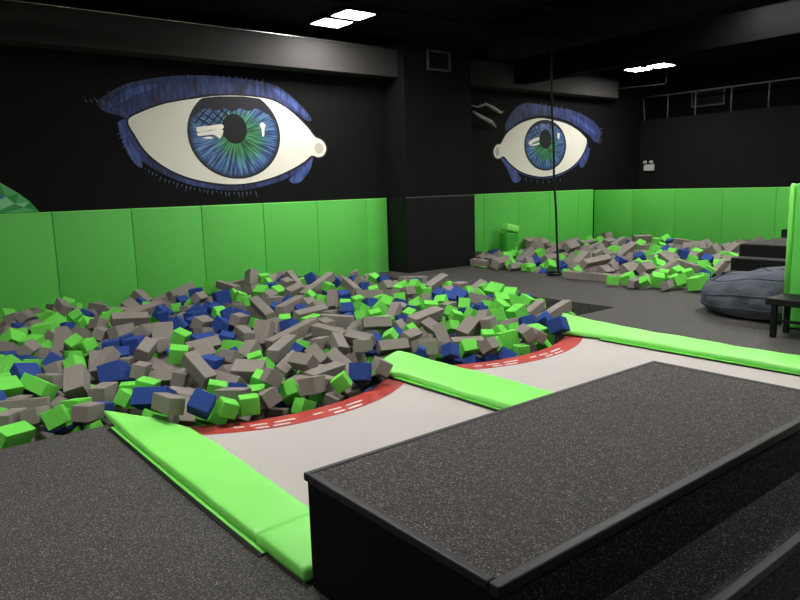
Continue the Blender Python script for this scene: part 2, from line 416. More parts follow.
# ------------------------------------------------------------------ bean bag
def beanbag():
    cx, cy = 8.34, 3.50
    t = thing('bean_bag', 'big slouched blue-grey denim bean bag on the black floor beside the stairs', 'bean bag', (cx, cy, 0))
    def P(u, v):
        """u round, v from the bottom (0) to the top (1)"""
        a = 2*PI*u
        prof = [(0, .0), (.62, .0), (.86, .025), (.97, .11), (1.0, .22), (.985, .36), (.92, .45), (.76, .51), (.45, .54), (0, .545)]
        f = v*(len(prof)-1); i = min(int(f), len(prof)-2); k = f-i
        r = prof[i][0]*(1-k)+prof[i+1][0]*k; z = prof[i][1]*(1-k)+prof[i+1][1]*k
        x, y = .70*r*math.cos(a), .80*r*math.sin(a)
        if z > .03:
            w = .012*math.sin(9*a+z*14)*r + .008*math.sin(17*a-z*21)*r + .010*math.sin(5*a+2)*r
            x += w*math.cos(a); y += w*math.sin(a)
            z *= 1 + .02*math.sin(6*a+r*9) - .24*max(0, y/.80) + .10*max(0, -y/.80)
            z -= .05*math.exp(-((x+.05)**2+(y-.1)**2)/.06)*(z/.5)
        return Vector((cx+x, cy+y, max(z, .0)))
    bm = bmesh.new(); nu, nv = 72, 40
    g = [[bm.verts.new(P(u/nu, v/nv)) for u in range(nu)] for v in range(1, nv)]
    b0 = bm.verts.new(P(0, 0)); t0 = bm.verts.new(P(0, 1))
    for r0, r1 in zip(g, g[1:]):
        for u in range(nu): bm.faces.new((r0[u], r0[(u+1) % nu], r1[(u+1) % nu], r1[u]))
    for u in range(nu):
        bm.faces.new((b0, g[0][(u+1) % nu], g[0][u])); bm.faces.new((t0, g[-1][u], g[-1][(u+1) % nu]))
    o = link('body', bm, M['denim'], t, True)
    for v, nm in ((.50, 'side_seam'), (.70, 'upper_seam'), (.36, 'lower_seam')):
        s = bmesh.new(); pts = [P(u/96, v) for u in range(97)]
        c = Vector((cx, cy, 0))
        pts = [p + (Vector((p.x, p.y, 0))-c).normalized()*.002 for p in pts]
        tube(s, pts, .008, 6, False)
        link(nm, s, M['denim_seam'], o, True)
    for k in range(4):
        s = bmesh.new(); u = .12+k/4
        pts = [P(u, v/40) + Vector((0, 0, .003)) for v in range(28, 40)]
        tube(s, pts, .007, 6); link('panel_seam', s, M['denim_seam'], o, True)
beanbag()

# ------------------------------------------------------------------ rope
t = thing('climbing_rope', 'thin black rope hanging from the ceiling to the floor in front of the right eye', 'rope', (9.42, 7.5, 0))
pts = [(9.30+.13*(i/40)**1.5+.004*math.sin(i*.7), 7.60-.10*(i/40)**1.5+.004*math.cos(i*.5), CZ-.01-i*(CZ-.06)/40) for i in range(41)]
link('strand', tube(bmesh.new(), pts, .019, 8), M['rope'], t, True)
pts = [(9.42+.10*math.cos(a*.35)-.1, 7.5+.13*math.sin(a*.35), .021+.0025*a) for a in range(0, 30)]
link('floor_coil', tube(bmesh.new(), pts, .018, 8), M['rope'], t, True)
link('anchor', B(9.25, 9.35, 7.55, 7.65, CZ-.03, CZ-.001, .005), M['paintgrey'], t)

# ------------------------------------------------------------------ leaning bolster in the far pit
t = thing('foam_bolster', 'upright green foam bolster with pale top by the far pit wall pads', 'foam bolster', (11.0, 10.1, 0))
bm = B(10.84, 11.10, 9.98, 10.2, -.1, .56, .03, 3)
link('column', bm, M['padside'], t, True)
bm = bmesh.new(); box(bm, -.19, .19, -.12, .12, -.075, .075, .035, 3)
bmesh.ops.transform(bm, matrix=Matrix.Translation((11.04, 10.10, .655)) @ Matrix.Rotation(.22, 4, 'Y'), verts=bm.verts[:])
link('cap', bm, M['padbright'], t, True)
link('strap_pad', B(11.105, 11.20, 10.02, 10.16, .36, .55, .015, 3), M['padside'], t, True)

# ------------------------------------------------------------------ eye murals
EYES = [{"sclera": [[3.344, 2.663], [3.551, 2.791], [3.85, 2.908], [4.103, 2.972], [4.388, 3.026], [4.737, 3.084], [5.181, 3.109], [5.645, 3.083], [5.911, 2.987], [6.133, 2.847], [6.364, 2.65], [6.499, 2.5], [6.648, 2.436], [6.723, 2.314], [6.668, 2.19], [6.546, 2.151], [6.415, 2.178], [6.265, 2.078], [6.001, 1.947], [5.683, 1.831], [5.316, 1.747], [4.967, 1.717], [4.634, 1.739], [4.264, 1.811], [3.965, 1.923], [3.728, 2.069], [3.55, 2.24], [3.427, 2.453]], "upper": [[2.925, 2.889], [3.092, 3.023], [3.353, 3.17], [3.737, 3.278], [4.134, 3.349], [4.653, 3.387], [5.2, 3.377], [5.544, 3.35], [5.809, 3.306], [6.046, 3.173], [6.287, 2.988], [6.451, 2.805], [6.37, 2.759], [6.124, 2.911], [5.883, 3.027], [5.646, 3.099], [5.297, 3.141], [4.903, 3.128], [4.524, 3.092], [4.105, 2.996], [3.802, 2.924], [3.554, 2.819], [3.355, 2.691], [3.222, 2.732], [3.024, 2.778]], "lower": [[3.213, 2.641], [3.353, 2.664], [3.435, 2.435], [3.557, 2.211], [3.736, 2.041], [3.972, 1.894], [4.272, 1.781], [4.631, 1.703], [4.964, 1.685], [5.314, 1.715], [5.693, 1.799], [6.012, 1.915], [6.289, 2.045], [6.439, 2.145], [6.422, 2.078], [6.258, 1.951], [5.929, 1.806], [5.676, 1.724], [5.309, 1.646], [4.959, 1.613], [4.626, 1.642], [4.256, 1.711], [3.956, 1.816], [3.717, 1.935], [3.489, 2.088], [3.318, 2.275], [3.219, 2.458]], "blobs": [[[3.193, 2.617], [3.229, 2.412], [3.309, 2.182], [3.398, 2.032], [3.491, 2.003], [3.469, 2.136], [3.368, 2.313], [3.292, 2.505], [3.249, 2.633]], [[6.412, 2.134], [6.259, 1.968], [6.072, 1.859], [5.953, 1.784], [6.0, 1.718], [6.154, 1.726], [6.304, 1.856], [6.405, 2.006]]], "glints": [[[5.717, 3.269], [5.954, 3.189], [6.182, 3.031], [6.388, 2.847], [6.311, 2.844], [6.067, 3.005], [5.859, 3.131]], [[3.153, 2.964], [3.44, 3.116], [3.778, 3.202], [3.783, 3.147], [3.48, 3.036], [3.213, 2.877]]], "ic": [5.018, 2.508], "r": [0.802, 0.708], "iris": [[5.82, 2.508], [5.816, 2.577], [5.805, 2.646], [5.785, 2.714], [5.759, 2.779], [5.725, 2.842], [5.685, 2.901], [5.638, 2.957], [5.585, 3.009], [5.527, 3.055], [5.464, 3.088], [5.396, 3.092], [5.325, 3.096], [5.251, 3.1], [5.174, 3.104], [5.097, 3.099], [5.018, 3.095], [4.939, 3.09], [4.862, 3.086], [4.785, 3.082], [4.711, 3.075], [4.64, 3.064], [4.572, 3.054], [4.509, 3.044], [4.451, 3.009], [4.398, 2.957], [4.351, 2.901], [4.311, 2.842], [4.277, 2.779], [4.251, 2.714], [4.231, 2.646], [4.22, 2.577], [4.216, 2.508], [4.22, 2.439], [4.231, 2.37], [4.251, 2.302], [4.277, 2.237], [4.311, 2.174], [4.351, 2.115], [4.398, 2.059], [4.451, 2.007], [4.509, 1.961], [4.572, 1.919], [4.64, 1.884], [4.711, 1.854], [4.785, 1.83], [4.862, 1.814], [4.939, 1.803], [5.018, 1.8], [5.097, 1.803], [5.174, 1.814], [5.251, 1.83], [5.325, 1.854], [5.396, 1.884], [5.464, 1.919], [5.527, 1.961], [5.585, 2.007], [5.638, 2.059], [5.685, 2.115], [5.725, 2.174], [5.759, 2.237], [5.785, 2.302], [5.805, 2.37], [5.816, 2.439]], "shade": [[4.328, 2.869], [4.401, 2.96], [4.473, 3.028], [4.546, 3.05], [4.619, 3.061], [4.691, 3.072], [4.764, 3.081], [4.836, 3.085], [4.909, 3.089], [4.982, 3.093], [5.054, 3.097], [5.127, 3.101], [5.2, 3.103], [5.272, 3.099], [5.345, 3.095], [5.417, 3.091], [5.49, 3.08], [5.563, 3.028], [5.635, 2.96], [5.708, 2.869], [5.708, 2.753], [5.635, 2.829], [5.563, 2.855], [5.49, 2.897], [5.417, 2.927], [5.345, 2.911], [5.272, 2.875], [5.2, 2.891], [5.127, 2.916], [5.054, 2.885], [4.982, 2.855], [4.909, 2.883], [4.836, 2.902], [4.764, 2.871], [4.691, 2.859], [4.619, 2.89], [4.546, 2.894], [4.473, 2.856], [4.401, 2.806], [4.328, 2.756]], "pupil": [[5.219, 2.59], [5.215, 2.636], [5.202, 2.68], [5.182, 2.721], [5.155, 2.756], [5.123, 2.785], [5.085, 2.807], [5.044, 2.82], [5.002, 2.825], [4.96, 2.82], [4.919, 2.807], [4.881, 2.785], [4.849, 2.756], [4.822, 2.721], [4.802, 2.68], [4.789, 2.636], [4.785, 2.59], [4.789, 2.544], [4.802, 2.5], [4.822, 2.459], [4.849, 2.424], [4.881, 2.395], [4.919, 2.373], [4.96, 2.36], [5.002, 2.355], [5.044, 2.36], [5.085, 2.373], [5.123, 2.395], [5.155, 2.424], [5.182, 2.459], [5.202, 2.5], [5.215, 2.544]], "refl": [[[4.368, 2.582], [4.391, 2.602], [4.594, 2.628], [4.791, 2.654], [4.797, 2.584], [4.589, 2.559], [4.384, 2.524]], [[4.384, 2.514], [4.588, 2.549], [4.79, 2.574], [4.791, 2.504], [4.741, 2.432], [4.71, 2.452], [4.637, 2.49], [4.502, 2.477], [4.39, 2.465]], [[4.451, 2.436], [4.538, 2.458], [4.612, 2.45], [4.61, 2.425], [4.525, 2.428]], [[5.45, 2.665], [5.5, 2.708], [5.557, 2.668], [5.535, 2.605], [5.522, 2.5], [5.485, 2.489], [5.481, 2.603]]], "duct": [[6.491, 2.356], [6.56, 2.401], [6.638, 2.369], [6.661, 2.302], [6.617, 2.224], [6.536, 2.212], [6.486, 2.278]], "hatch": [[[4.342, 2.65], [4.572, 2.894]], [[4.445, 2.624], [4.713, 2.91]], [[4.584, 2.638], [4.831, 2.896]], [[4.726, 2.662], [4.919, 2.889]], [[4.344, 2.796], [4.593, 2.618]], [[4.412, 2.867], [4.757, 2.643]], [[4.573, 2.903], [4.838, 2.696]], [[4.746, 2.921], [4.9, 2.788]], [[4.356, 2.562], [4.799, 2.619]]], "lashes": [[[3.355, 2.691], [3.313, 2.777]], [[3.282, 2.747], [3.229, 2.845]], [[3.209, 2.803], [3.175, 2.845]], [[3.123, 2.844], [3.089, 2.95]], [[3.031, 2.878], [2.978, 2.955]], [[2.945, 2.899], [2.882, 2.991]], [[2.87, 2.896], [2.846, 2.953]], [[2.796, 2.892], [2.773, 2.964]], [[3.208, 2.48], [3.165, 2.452]], [[3.227, 2.429], [3.183, 2.385]], [[3.247, 2.377], [3.225, 2.327]], [[3.266, 2.325], [3.232, 2.26]], [[3.286, 2.272], [3.281, 2.229]], [[3.306, 2.22], [3.288, 2.168]], [[3.337, 2.177], [3.303, 2.148]], [[3.373, 2.137], [3.348, 2.1]], [[3.41, 2.097], [3.401, 2.071]], [[3.446, 2.057], [3.439, 2.016]], [[3.483, 2.017], [3.462, 1.966]], [[3.528, 1.98], [3.533, 1.963]], [[3.585, 1.948], [3.575, 1.907]], [[3.641, 1.916], [3.612, 1.852]], [[3.699, 1.884], [3.669, 1.861]], [[3.756, 1.851], [3.719, 1.772]], [[3.815, 1.82], [3.81, 1.756]], [[3.879, 1.797], [3.864, 1.737]], [[3.944, 1.775], [3.941, 1.722]], [[4.009, 1.752], [3.969, 1.665]], [[4.075, 1.73], [4.057, 1.684]], [[4.142, 1.707], [4.115, 1.616]], [[4.209, 1.691], [4.188, 1.637]], [[4.278, 1.676], [4.251, 1.643]], [[4.346, 1.661], [4.355, 1.605]], [[4.416, 1.646], [4.429, 1.601]], [[4.486, 1.631], [4.464, 1.568]], [[4.557, 1.62], [4.543, 1.546]], [[4.628, 1.612], [4.642, 1.585]], [[4.701, 1.604], [4.709, 1.554]], [[4.774, 1.597], [4.785, 1.514]], [[4.847, 1.589], [4.822, 1.512]], [[4.922, 1.584], [4.934, 1.539]], [[4.997, 1.585], [5.015, 1.503]], [[5.073, 1.587], [5.067, 1.495]], [[5.15, 1.589], [5.147, 1.516]], [[5.227, 1.591], [5.21, 1.529]], [[5.306, 1.593], [5.326, 1.49]], [[3.116, 3.042], [3.088, 3.073]], [[3.181, 3.071], [3.169, 3.08]], [[3.247, 3.101], [3.235, 3.114]], [[3.313, 3.13], [3.295, 3.149]], [[3.38, 3.16], [3.37, 3.188]], [[3.447, 3.19], [3.438, 3.21]], [[3.542, 3.21], [3.542, 3.23]], [[3.638, 3.232], [3.61, 3.259]], [[3.735, 3.253], [3.731, 3.279]], [[3.833, 3.275], [3.825, 3.304]], [[3.932, 3.297], [3.929, 3.319]], [[4.051, 3.311], [4.039, 3.342]], [[4.172, 3.325], [4.172, 3.356]], [[4.295, 3.34], [4.293, 3.387]], [[4.42, 3.354], [4.429, 3.372]], [[4.546, 3.369], [4.553, 3.402]], [[4.652, 3.369], [4.645, 3.408]], [[4.759, 3.369], [4.77, 3.417]], [[4.867, 3.369], [4.884, 3.414]], [[4.976, 3.369], [4.973, 3.431]], [[5.087, 3.369], [5.105, 3.423]], [[5.177, 3.365], [5.199, 3.434]], [[5.267, 3.361], [5.276, 3.424]], [[5.359, 3.358], [5.368, 3.406]], [[5.451, 3.354], [5.452, 3.397]], [[5.544, 3.35], [5.57, 3.399]]]}, {"sclera": [[14.195, 2.565], [14.048, 2.692], [13.801, 2.818], [13.391, 2.944], [12.936, 3.003], [12.468, 3.031], [12.045, 2.965], [11.689, 2.846], [11.369, 2.667], [11.184, 2.452], [11.065, 2.429], [10.961, 2.323], [10.98, 2.19], [11.104, 2.134], [11.271, 2.185], [11.472, 2.035], [11.797, 1.867], [12.189, 1.77], [12.594, 1.735], [13.011, 1.772], [13.44, 1.876], [13.829, 2.069], [14.083, 2.307]], "upper": [[11.344, 2.898], [11.529, 3.102], [11.744, 3.259], [12.072, 3.339], [12.697, 3.319], [13.172, 3.289], [13.666, 3.251], [14.05, 3.167], [14.461, 3.026], [14.723, 2.835], [14.703, 2.594], [14.528, 2.543], [14.257, 2.712], [13.928, 2.845], [13.545, 2.987], [12.995, 3.08], [12.468, 3.089], [12.073, 3.031], [11.744, 2.926], [11.369, 2.73]], "lower": [[11.189, 2.424], [11.261, 2.195], [11.483, 2.049], [11.808, 1.888], [12.2, 1.796], [12.594, 1.762], [13.011, 1.795], [13.44, 1.907], [13.816, 2.093], [14.083, 2.33], [14.221, 2.561], [14.263, 2.467], [14.15, 2.268], [13.882, 2.03], [13.472, 1.829], [13.042, 1.718], [12.594, 1.686], [12.161, 1.723], [11.77, 1.816], [11.429, 1.992], [11.156, 2.142]], "blobs": [[[11.218, 2.135], [11.312, 2.0], [11.428, 1.848], [11.551, 1.655], [11.66, 1.613], [11.808, 1.669], [11.731, 1.816], [11.483, 1.992]], [[13.933, 2.062], [14.085, 2.22], [14.226, 2.395], [14.333, 2.357], [14.271, 2.189], [14.156, 2.006], [13.988, 1.919]]], "glints": [[[13.668, 3.152], [13.988, 3.048], [14.251, 2.924], [14.521, 2.79], [14.55, 2.711], [14.254, 2.822], [13.926, 2.945], [13.638, 3.051]]], "ic": [12.668, 2.437], "r": [0.738, 0.57], "iris": [[13.406, 2.437], [13.402, 2.493], [13.392, 2.548], [13.374, 2.602], [13.35, 2.655], [13.319, 2.706], [13.282, 2.754], [13.238, 2.799], [13.19, 2.84], [13.136, 2.878], [13.078, 2.911], [13.016, 2.94], [12.95, 2.964], [12.882, 2.982], [12.812, 2.996], [12.74, 3.004], [12.668, 3.007], [12.596, 3.004], [12.524, 2.996], [12.454, 2.982], [12.386, 2.964], [12.32, 2.94], [12.258, 2.911], [12.2, 2.878], [12.146, 2.84], [12.098, 2.799], [12.054, 2.754], [12.017, 2.706], [11.986, 2.655], [11.962, 2.602], [11.944, 2.548], [11.934, 2.493], [11.93, 2.437], [11.934, 2.381], [11.944, 2.326], [11.962, 2.272], [11.986, 2.219], [12.017, 2.168], [12.054, 2.12], [12.098, 2.075], [12.146, 2.034], [12.2, 1.996], [12.258, 1.963], [12.32, 1.934], [12.386, 1.91], [12.454, 1.892], [12.524, 1.878], [12.596, 1.87], [12.668, 1.867], [12.74, 1.87], [12.812, 1.878], [12.882, 1.892], [12.95, 1.91], [13.016, 1.934], [13.078, 1.963], [13.136, 1.996], [13.19, 2.034], [13.238, 2.075], [13.282, 2.12], [13.319, 2.168], [13.35, 2.219], [13.374, 2.272], [13.392, 2.326], [13.402, 2.381]], "shade": [[12.033, 2.728], [12.1, 2.801], [12.167, 2.855], [12.234, 2.898], [12.301, 2.931], [12.367, 2.958], [12.434, 2.978], [12.501, 2.992], [12.568, 3.002], [12.635, 3.006], [12.701, 3.006], [12.768, 3.002], [12.835, 2.992], [12.902, 2.978], [12.969, 2.958], [13.035, 2.931], [13.102, 2.898], [13.169, 2.855], [13.236, 2.801], [13.303, 2.728], [13.303, 2.68], [13.236, 2.737], [13.169, 2.78], [13.102, 2.826], [13.035, 2.862], [12.969, 2.873], [12.902, 2.881], [12.835, 2.905], [12.768, 2.922], [12.701, 2.915], [12.635, 2.904], [12.568, 2.911], [12.501, 2.914], [12.434, 2.893], [12.367, 2.865], [12.301, 2.851], [12.234, 2.833], [12.167, 2.789], [12.1, 2.732], [12.033, 2.672]], "pupil": [[12.869, 2.575], [12.865, 2.617], [12.853, 2.658], [12.833, 2.695], [12.807, 2.728], [12.775, 2.755], [12.738, 2.775], [12.698, 2.787], [12.657, 2.791], [12.616, 2.787], [12.576, 2.775], [12.539, 2.755], [12.507, 2.728], [12.481, 2.695], [12.461, 2.658], [12.449, 2.617], [12.445, 2.575], [12.449, 2.533], [12.461, 2.492], [12.481, 2.455], [12.507, 2.422], [12.539, 2.395], [12.576, 2.375], [12.616, 2.363], [12.657, 2.359], [12.698, 2.363], [12.738, 2.375], [12.775, 2.395], [12.807, 2.422], [12.833, 2.455], [12.853, 2.492], [12.865, 2.533]], "refl": [[[12.074, 2.48], [12.186, 2.555], [12.414, 2.611], [12.425, 2.552], [12.232, 2.49], [12.13, 2.437]], [[12.13, 2.423], [12.3, 2.469], [12.426, 2.486], [12.426, 2.456], [12.255, 2.424]], [[13.071, 2.707], [13.119, 2.731], [13.156, 2.702], [13.146, 2.596], [13.097, 2.595]]], "duct": [[11.012, 2.296], [11.044, 2.366], [11.095, 2.381], [11.126, 2.311], [11.104, 2.219], [11.052, 2.191]], "hatch": [[[12.074, 2.684], [12.412, 2.802]], [[12.13, 2.598], [12.447, 2.737]]], "lashes": [[[14.721, 2.875], [14.874, 2.876]], [[14.714, 2.821], [14.853, 2.803]], [[14.707, 2.768], [14.847, 2.752]], [[14.699, 2.714], [14.821, 2.706]], [[14.665, 2.66], [14.833, 2.621]], [[14.63, 2.606], [14.876, 2.557]], [[14.595, 2.552], [14.818, 2.504]], [[11.529, 3.102], [11.563, 3.14]], [[11.586, 3.143], [11.654, 3.21]], [[11.643, 3.185], [11.692, 3.248]], [[11.701, 3.228], [11.728, 3.264]], [[11.766, 3.264], [11.795, 3.295]], [[11.852, 3.286], [11.876, 3.343]], [[11.94, 3.307], [11.984, 3.359]], [[12.028, 3.328], [12.08, 3.399]], [[12.154, 3.337], [12.195, 3.385]], [[12.318, 3.331], [12.331, 3.371]], [[12.485, 3.326], [12.496, 3.383]], [[12.654, 3.32], [12.674, 3.366]], [[12.838, 3.309], [12.865, 3.351]], [[13.028, 3.297], [13.039, 3.344]], [[13.221, 3.284], [13.25, 3.37]], [[13.417, 3.27], [13.408, 3.307]], [[11.797, 1.742], [11.81, 1.68]], [[11.988, 1.708], [12.005, 1.622]], [[12.181, 1.673], [12.201, 1.622]], [[12.378, 1.654], [12.389, 1.582]], [[12.578, 1.643], [12.596, 1.569]], [[12.78, 1.642], [12.808, 1.564]], [[12.986, 1.663], [13.004, 1.59]], [[13.195, 1.685], [13.229, 1.599]]]}]
WY = LW-.0005
def off(pts, d): return pts
def eye(e, label, rx, rz, gc):
    t = thing('eye_mural', label, 'mural', (e['ic'][0], WY, e['ic'][1]), 'eye murals on the black wall')
    wall_paint('lower_lid', smooth_closed(e['lower'], 3), M['lid'], t, WY, .002)
    for q in e['blobs']: wall_paint('lid_stroke', smooth_closed(q, 3), M['lidbright'], t, WY, .0025)
    wall_paint('upper_lid', smooth_closed(e['upper'], 3), M['lid'], t, WY, .003)
    for q in e['glints']: wall_paint('lid_highlight', smooth_closed(q, 3), M['lidbright'], t, WY, .0036)
    out = smooth_closed(e['sclera'], 4)
    c = Vector((sum(p[0] for p in out)/len(out), sum(p[1] for p in out)/len(out)))
    big = []
    n = len(out)
    for i, p in enumerate(out):
        a, b = Vector(out[i-1]), Vector(out[(i+1) % n]); d = (b-a).normalized(); nrm = Vector((d.y, -d.x))
        if (Vector(p)-c).dot(nrm) < 0 and (Vector(p)-c).length > .5: nrm = -nrm
        big.append(tuple(Vector(p)+nrm*.03))
    wall_paint('lid_line', big, M['paintdark'], t, WY, .0045)
    wall_paint('eye_white', out, M['eyewhite'], t, WY, .006)
    ir = wall_paint('iris', e['iris'], iris_mat('painted_iris', rx, rz, *gc), t, WY, .008, origin=(e['ic'][0], WY, e['ic'][1]))
    wall_paint('lid_shade', e['shade'], M['paintdark'], ir, WY, .0095)
    wall_paint('pupil', e['pupil'], M['paintblack'], ir, WY, .0095)
    for q in e['refl']: wall_paint('catchlight', smooth_closed(q, 3), M['eyewhite'], ir, WY, .011)
    wall_paint('tear_duct', smooth_closed(e['duct'], 4), M['paintduct'], t, WY, .0075)
    bm = bmesh.new()
    for (x0, z0), (x1, z1) in e['hatch']:
        d = Vector((x1-x0, z1-z0)).normalized(); nx, nz = -d.y*.010, d.x*.010
        vs = [(x0+nx, z0+nz), (x1+nx, z1+nz), (x1-nx, z1-nz), (x0-nx, z0-nz)]
        a = [bm.verts.new((x, WY-.0082, z)) for x, z in vs]; b = [bm.verts.new((x, WY-.0094, z)) for x, z in vs]
        bm.faces.new(b[::-1])
        for i in range(4): bm.faces.new((a[i], b[i], b[(i+1) % 4], a[(i+1) % 4]))
    if e['hatch']: link('window_hatching', bm, M['paintblack'], ir)
    bm = bmesh.new()
    for (x0, z0), (x1, z1) in e['lashes']:
        d = Vector((x1-x0, z1-z0)); d = d.normalized() if d.length > 1e-6 else Vector((1, 0)); nx, nz = -d.y*.008, d.x*.008
        vs = [(x0+nx, z0+nz), (x1, z1), (x0-nx, z0-nz)]
        a = [bm.verts.new((x, WY-.0001, z)) for x, z in vs]; b = [bm.verts.new((x, WY-.0045, z)) for x, z in vs]
        bm.faces.new(b[::-1])
        for i in range(3): bm.faces.new((a[i], b[i], b[(i+1) % 3], a[(i+1) % 3]))
    link('lashes', bm, M['lash'], t)
    return t
eye(EYES[0], 'large painted left eye with blue-green iris on the black wall', EYES[0]['r'][0], EYES[0]['r'][1], (.10, -.06))
eye(EYES[1], 'smaller painted right eye with blue-green iris, behind the hanging rope', EYES[1]['r'][0], EYES[1]['r'][1], (.0, -.08))

# faceted green corner mural
t = thing('corner_mural', 'faceted green and blue mural corner at the left picture edge above the pads', 'mural', (1.6, WY, 1.5))
top = [(.9, 2.28), (1.25, 2.06), (1.60, 1.815), (1.82, 1.655), (1.94, 1.545), (2.045, 1.400)]
low = [(.9, 1.4), (1.2, 1.4), (1.45, 1.4), (1.62, 1.4), (1.80, 1.4), (2.045, 1.4)]
mid = [(1.0, 1.8), (1.36, 1.72), (1.66, 1.62), (1.76, 1.52), (1.86, 1.47), (2.0, 1.42)]
bm = bmesh.new()
def tri(a, b, c, mi):
    vs = [bm.verts.new((x, WY-.004, z)) for x, z in (a, b, c)]; ws = [bm.verts.new((x, WY, z)) for x, z in (a, b, c)]
    f = bm.faces.new(vs); f.material_index = mi
    for i in range(3):
        g = bm.faces.new((vs[i], ws[i], ws[(i+1) % 3], vs[(i+1) % 3])); g.material_index = mi
k = 0
seq = [0, 1, 3, 2, 0, 1, 2, 0, 3, 1, 0, 1, 3, 0, 1, 3, 1, 0, 3, 1]
for i in range(5):
    for q in ((top[i], top[i+1], mid[i]), (top[i+1], mid[i], mid[i+1]), (mid[i], mid[i+1], low[i]), (mid[i+1], low[i], low[i+1])):
        area = abs((q[1][0]-q[0][0])*(q[2][1]-q[0][1])-(q[2][0]-q[0][0])*(q[1][1]-q[0][1]))
        if area > 1e-5: tri(*q, seq[k % 20])
        k += 1
link('painted_facets', bm, [M['facet_a'], M['facet_b'], M['facet_c'], M['facet_d']], t)

# ------------------------------------------------------------------ ceiling lamps
def lamp(x, y, label, z=4.15, hx=.27, hy=.235):
    t = thing('ceiling_lamp', label, 'ceiling light', (x, y, CZ), 'ceiling lamp pairs')
    for dy in (-hy-.06, hy+.06):
        bm = bmesh.new()
        x0, x1, y0, y1 = x-hx, x+hx, y+dy-hy, y+dy+hy
        box(bm, x0, x0+.018, y0, y1, z, CZ-.001); box(bm, x1-.018, x1, y0, y1, z, CZ-.001)
        box(bm, x0+.018, x1-.018, y0, y0+.018, z, CZ-.001); box(bm, x0+.018, x1-.018, y1-.018, y1, z, CZ-.001)
        h = link('housing', bm, M['ceil'], t)
        link('diffuser', B(x0+.019, x1-.019, y0+.019, y1-.019, z+.002, z+.010), M['lamp'], h)
LAMPS = [[6.27, 9.15, "pair of square ceiling lamps shining above the left eye"], [13.95, 8.7, "pair of square ceiling lamps above the far corner", 3.985, 0.252, 0.218], [-2.1, 4.6, "added square ceiling lamp pair outside the picture, over the left end of the front pit"], [2.1, 4.6, "added square ceiling lamp pair outside the picture, over the nearest green pad"], [6.27, 4.6, "added square ceiling lamp pair outside the picture, over the far trampoline end"], [10.5, 4.6, "added square ceiling lamp pair outside the picture, over the bean bag and stairs"], [12.5, 4.6, "added square ceiling lamp pair outside the picture, over the far pit end of the stairs"], [6.27, 0.2, "added square ceiling lamp pair outside the picture, over the floor right of the platform"]]  # pairs outside the picture are added, their places guessed, to brighten the room
for a in LAMPS: lamp(*a)

# ------------------------------------------------------------------ ceiling services
o = link('ceiling_duct', B(10.92, 11.25, 2.0, 9.86, 3.6, CZ-.001, .01), M['ductblack'])
tag(o, 'black boxed duct under the ceiling, its end above the right eye', 'duct')
o = link('ceiling_duct', B(8.55, 8.95, -3, 8.3, 3.62, CZ-.001, .01), M['ductblack'])
tag(o, 'black boxed duct under the ceiling running out over the viewer', 'duct')
o = link('conduit_pipe', tube(bmesh.new(), [(-5.9, 10.115, 4.046), (14.85, 10.115, 4.046)], .015, 10), M['galv'], smooth=True)
tag(o, 'thin shiny steel pipe along the top of the grey soffit over the eyes', 'pipe')
for i, (y, z) in enumerate(((7.6, 3.93), (6.5, 3.98))):
    o = link('ceiling_pipe', tube(bmesh.new(), [(-3, y, z), (8.5, y, z)], .035, 10), M['ceil'], smooth=True)
    tag(o, ['black pipe under the ceiling crossing just in front of the near lamp pair', 'black pipe under the ceiling, nearer the viewer than the lamp pair'][i], 'pipe')
t = thing('ceiling_sprinkler', 'thin dark sprinkler pipe dropping from the ceiling at the top of the picture', 'sprinkler', (9.21, 5.58, CZ))
link('drop_pipe', tube(bmesh.new(), [(9.21, 5.58, CZ-.001), (9.21, 5.58, 3.73)], .014, 8), M['paintgrey'], t, True)
link('head', tube(bmesh.new(), [(9.21, 5.58, 3.729), (9.21, 5.58, 3.715), (9.21, 5.58, 3.69)], [.02, .034, .01], 10), M['paintgrey'], t, True)

# rail on stub posts along the top of the far wall
t = thing('wall_top_rail', 'pale steel rail on thin stub posts along the top of the far wall', 'rail', (BW+.02, 8, 3.12))
link('rail', tube(bmesh.new(), [(BW+.02, 10.47, 3.70), (BW+.02, 9.7, 3.69), (BW+.02, 6.6, 3.685), (BW+.02, 3, 3.68)], .019, 8), M['dullsteel'], t, True)
for y in (10.44, 9.74, 9.01, 8.13, 7.28, 6.55):
    link('post', tube(bmesh.new(), [(BW+.02, y-.06 if y > 10 else y, 3.122), (BW+.02, y, 3.67)], .017, 8), M['dullsteel'], t, True)
t = thing('hanging_conduit', 'dull angled pipe frame below the far pair of bright lamps', 'pipe', (16.3, 10.3, 4))
link('pipe', tube(bmesh.new(), [(15.35, 10.44, CZ-.01), (15.35, 10.44, 3.89), (15.35, 10.40, 3.85), (15.35, 9.16, 3.80), (15.35, 9.12, 3.82), (15.35, 9.10, CZ-.02)], .013, 8), M['paintgrey'], t, True)
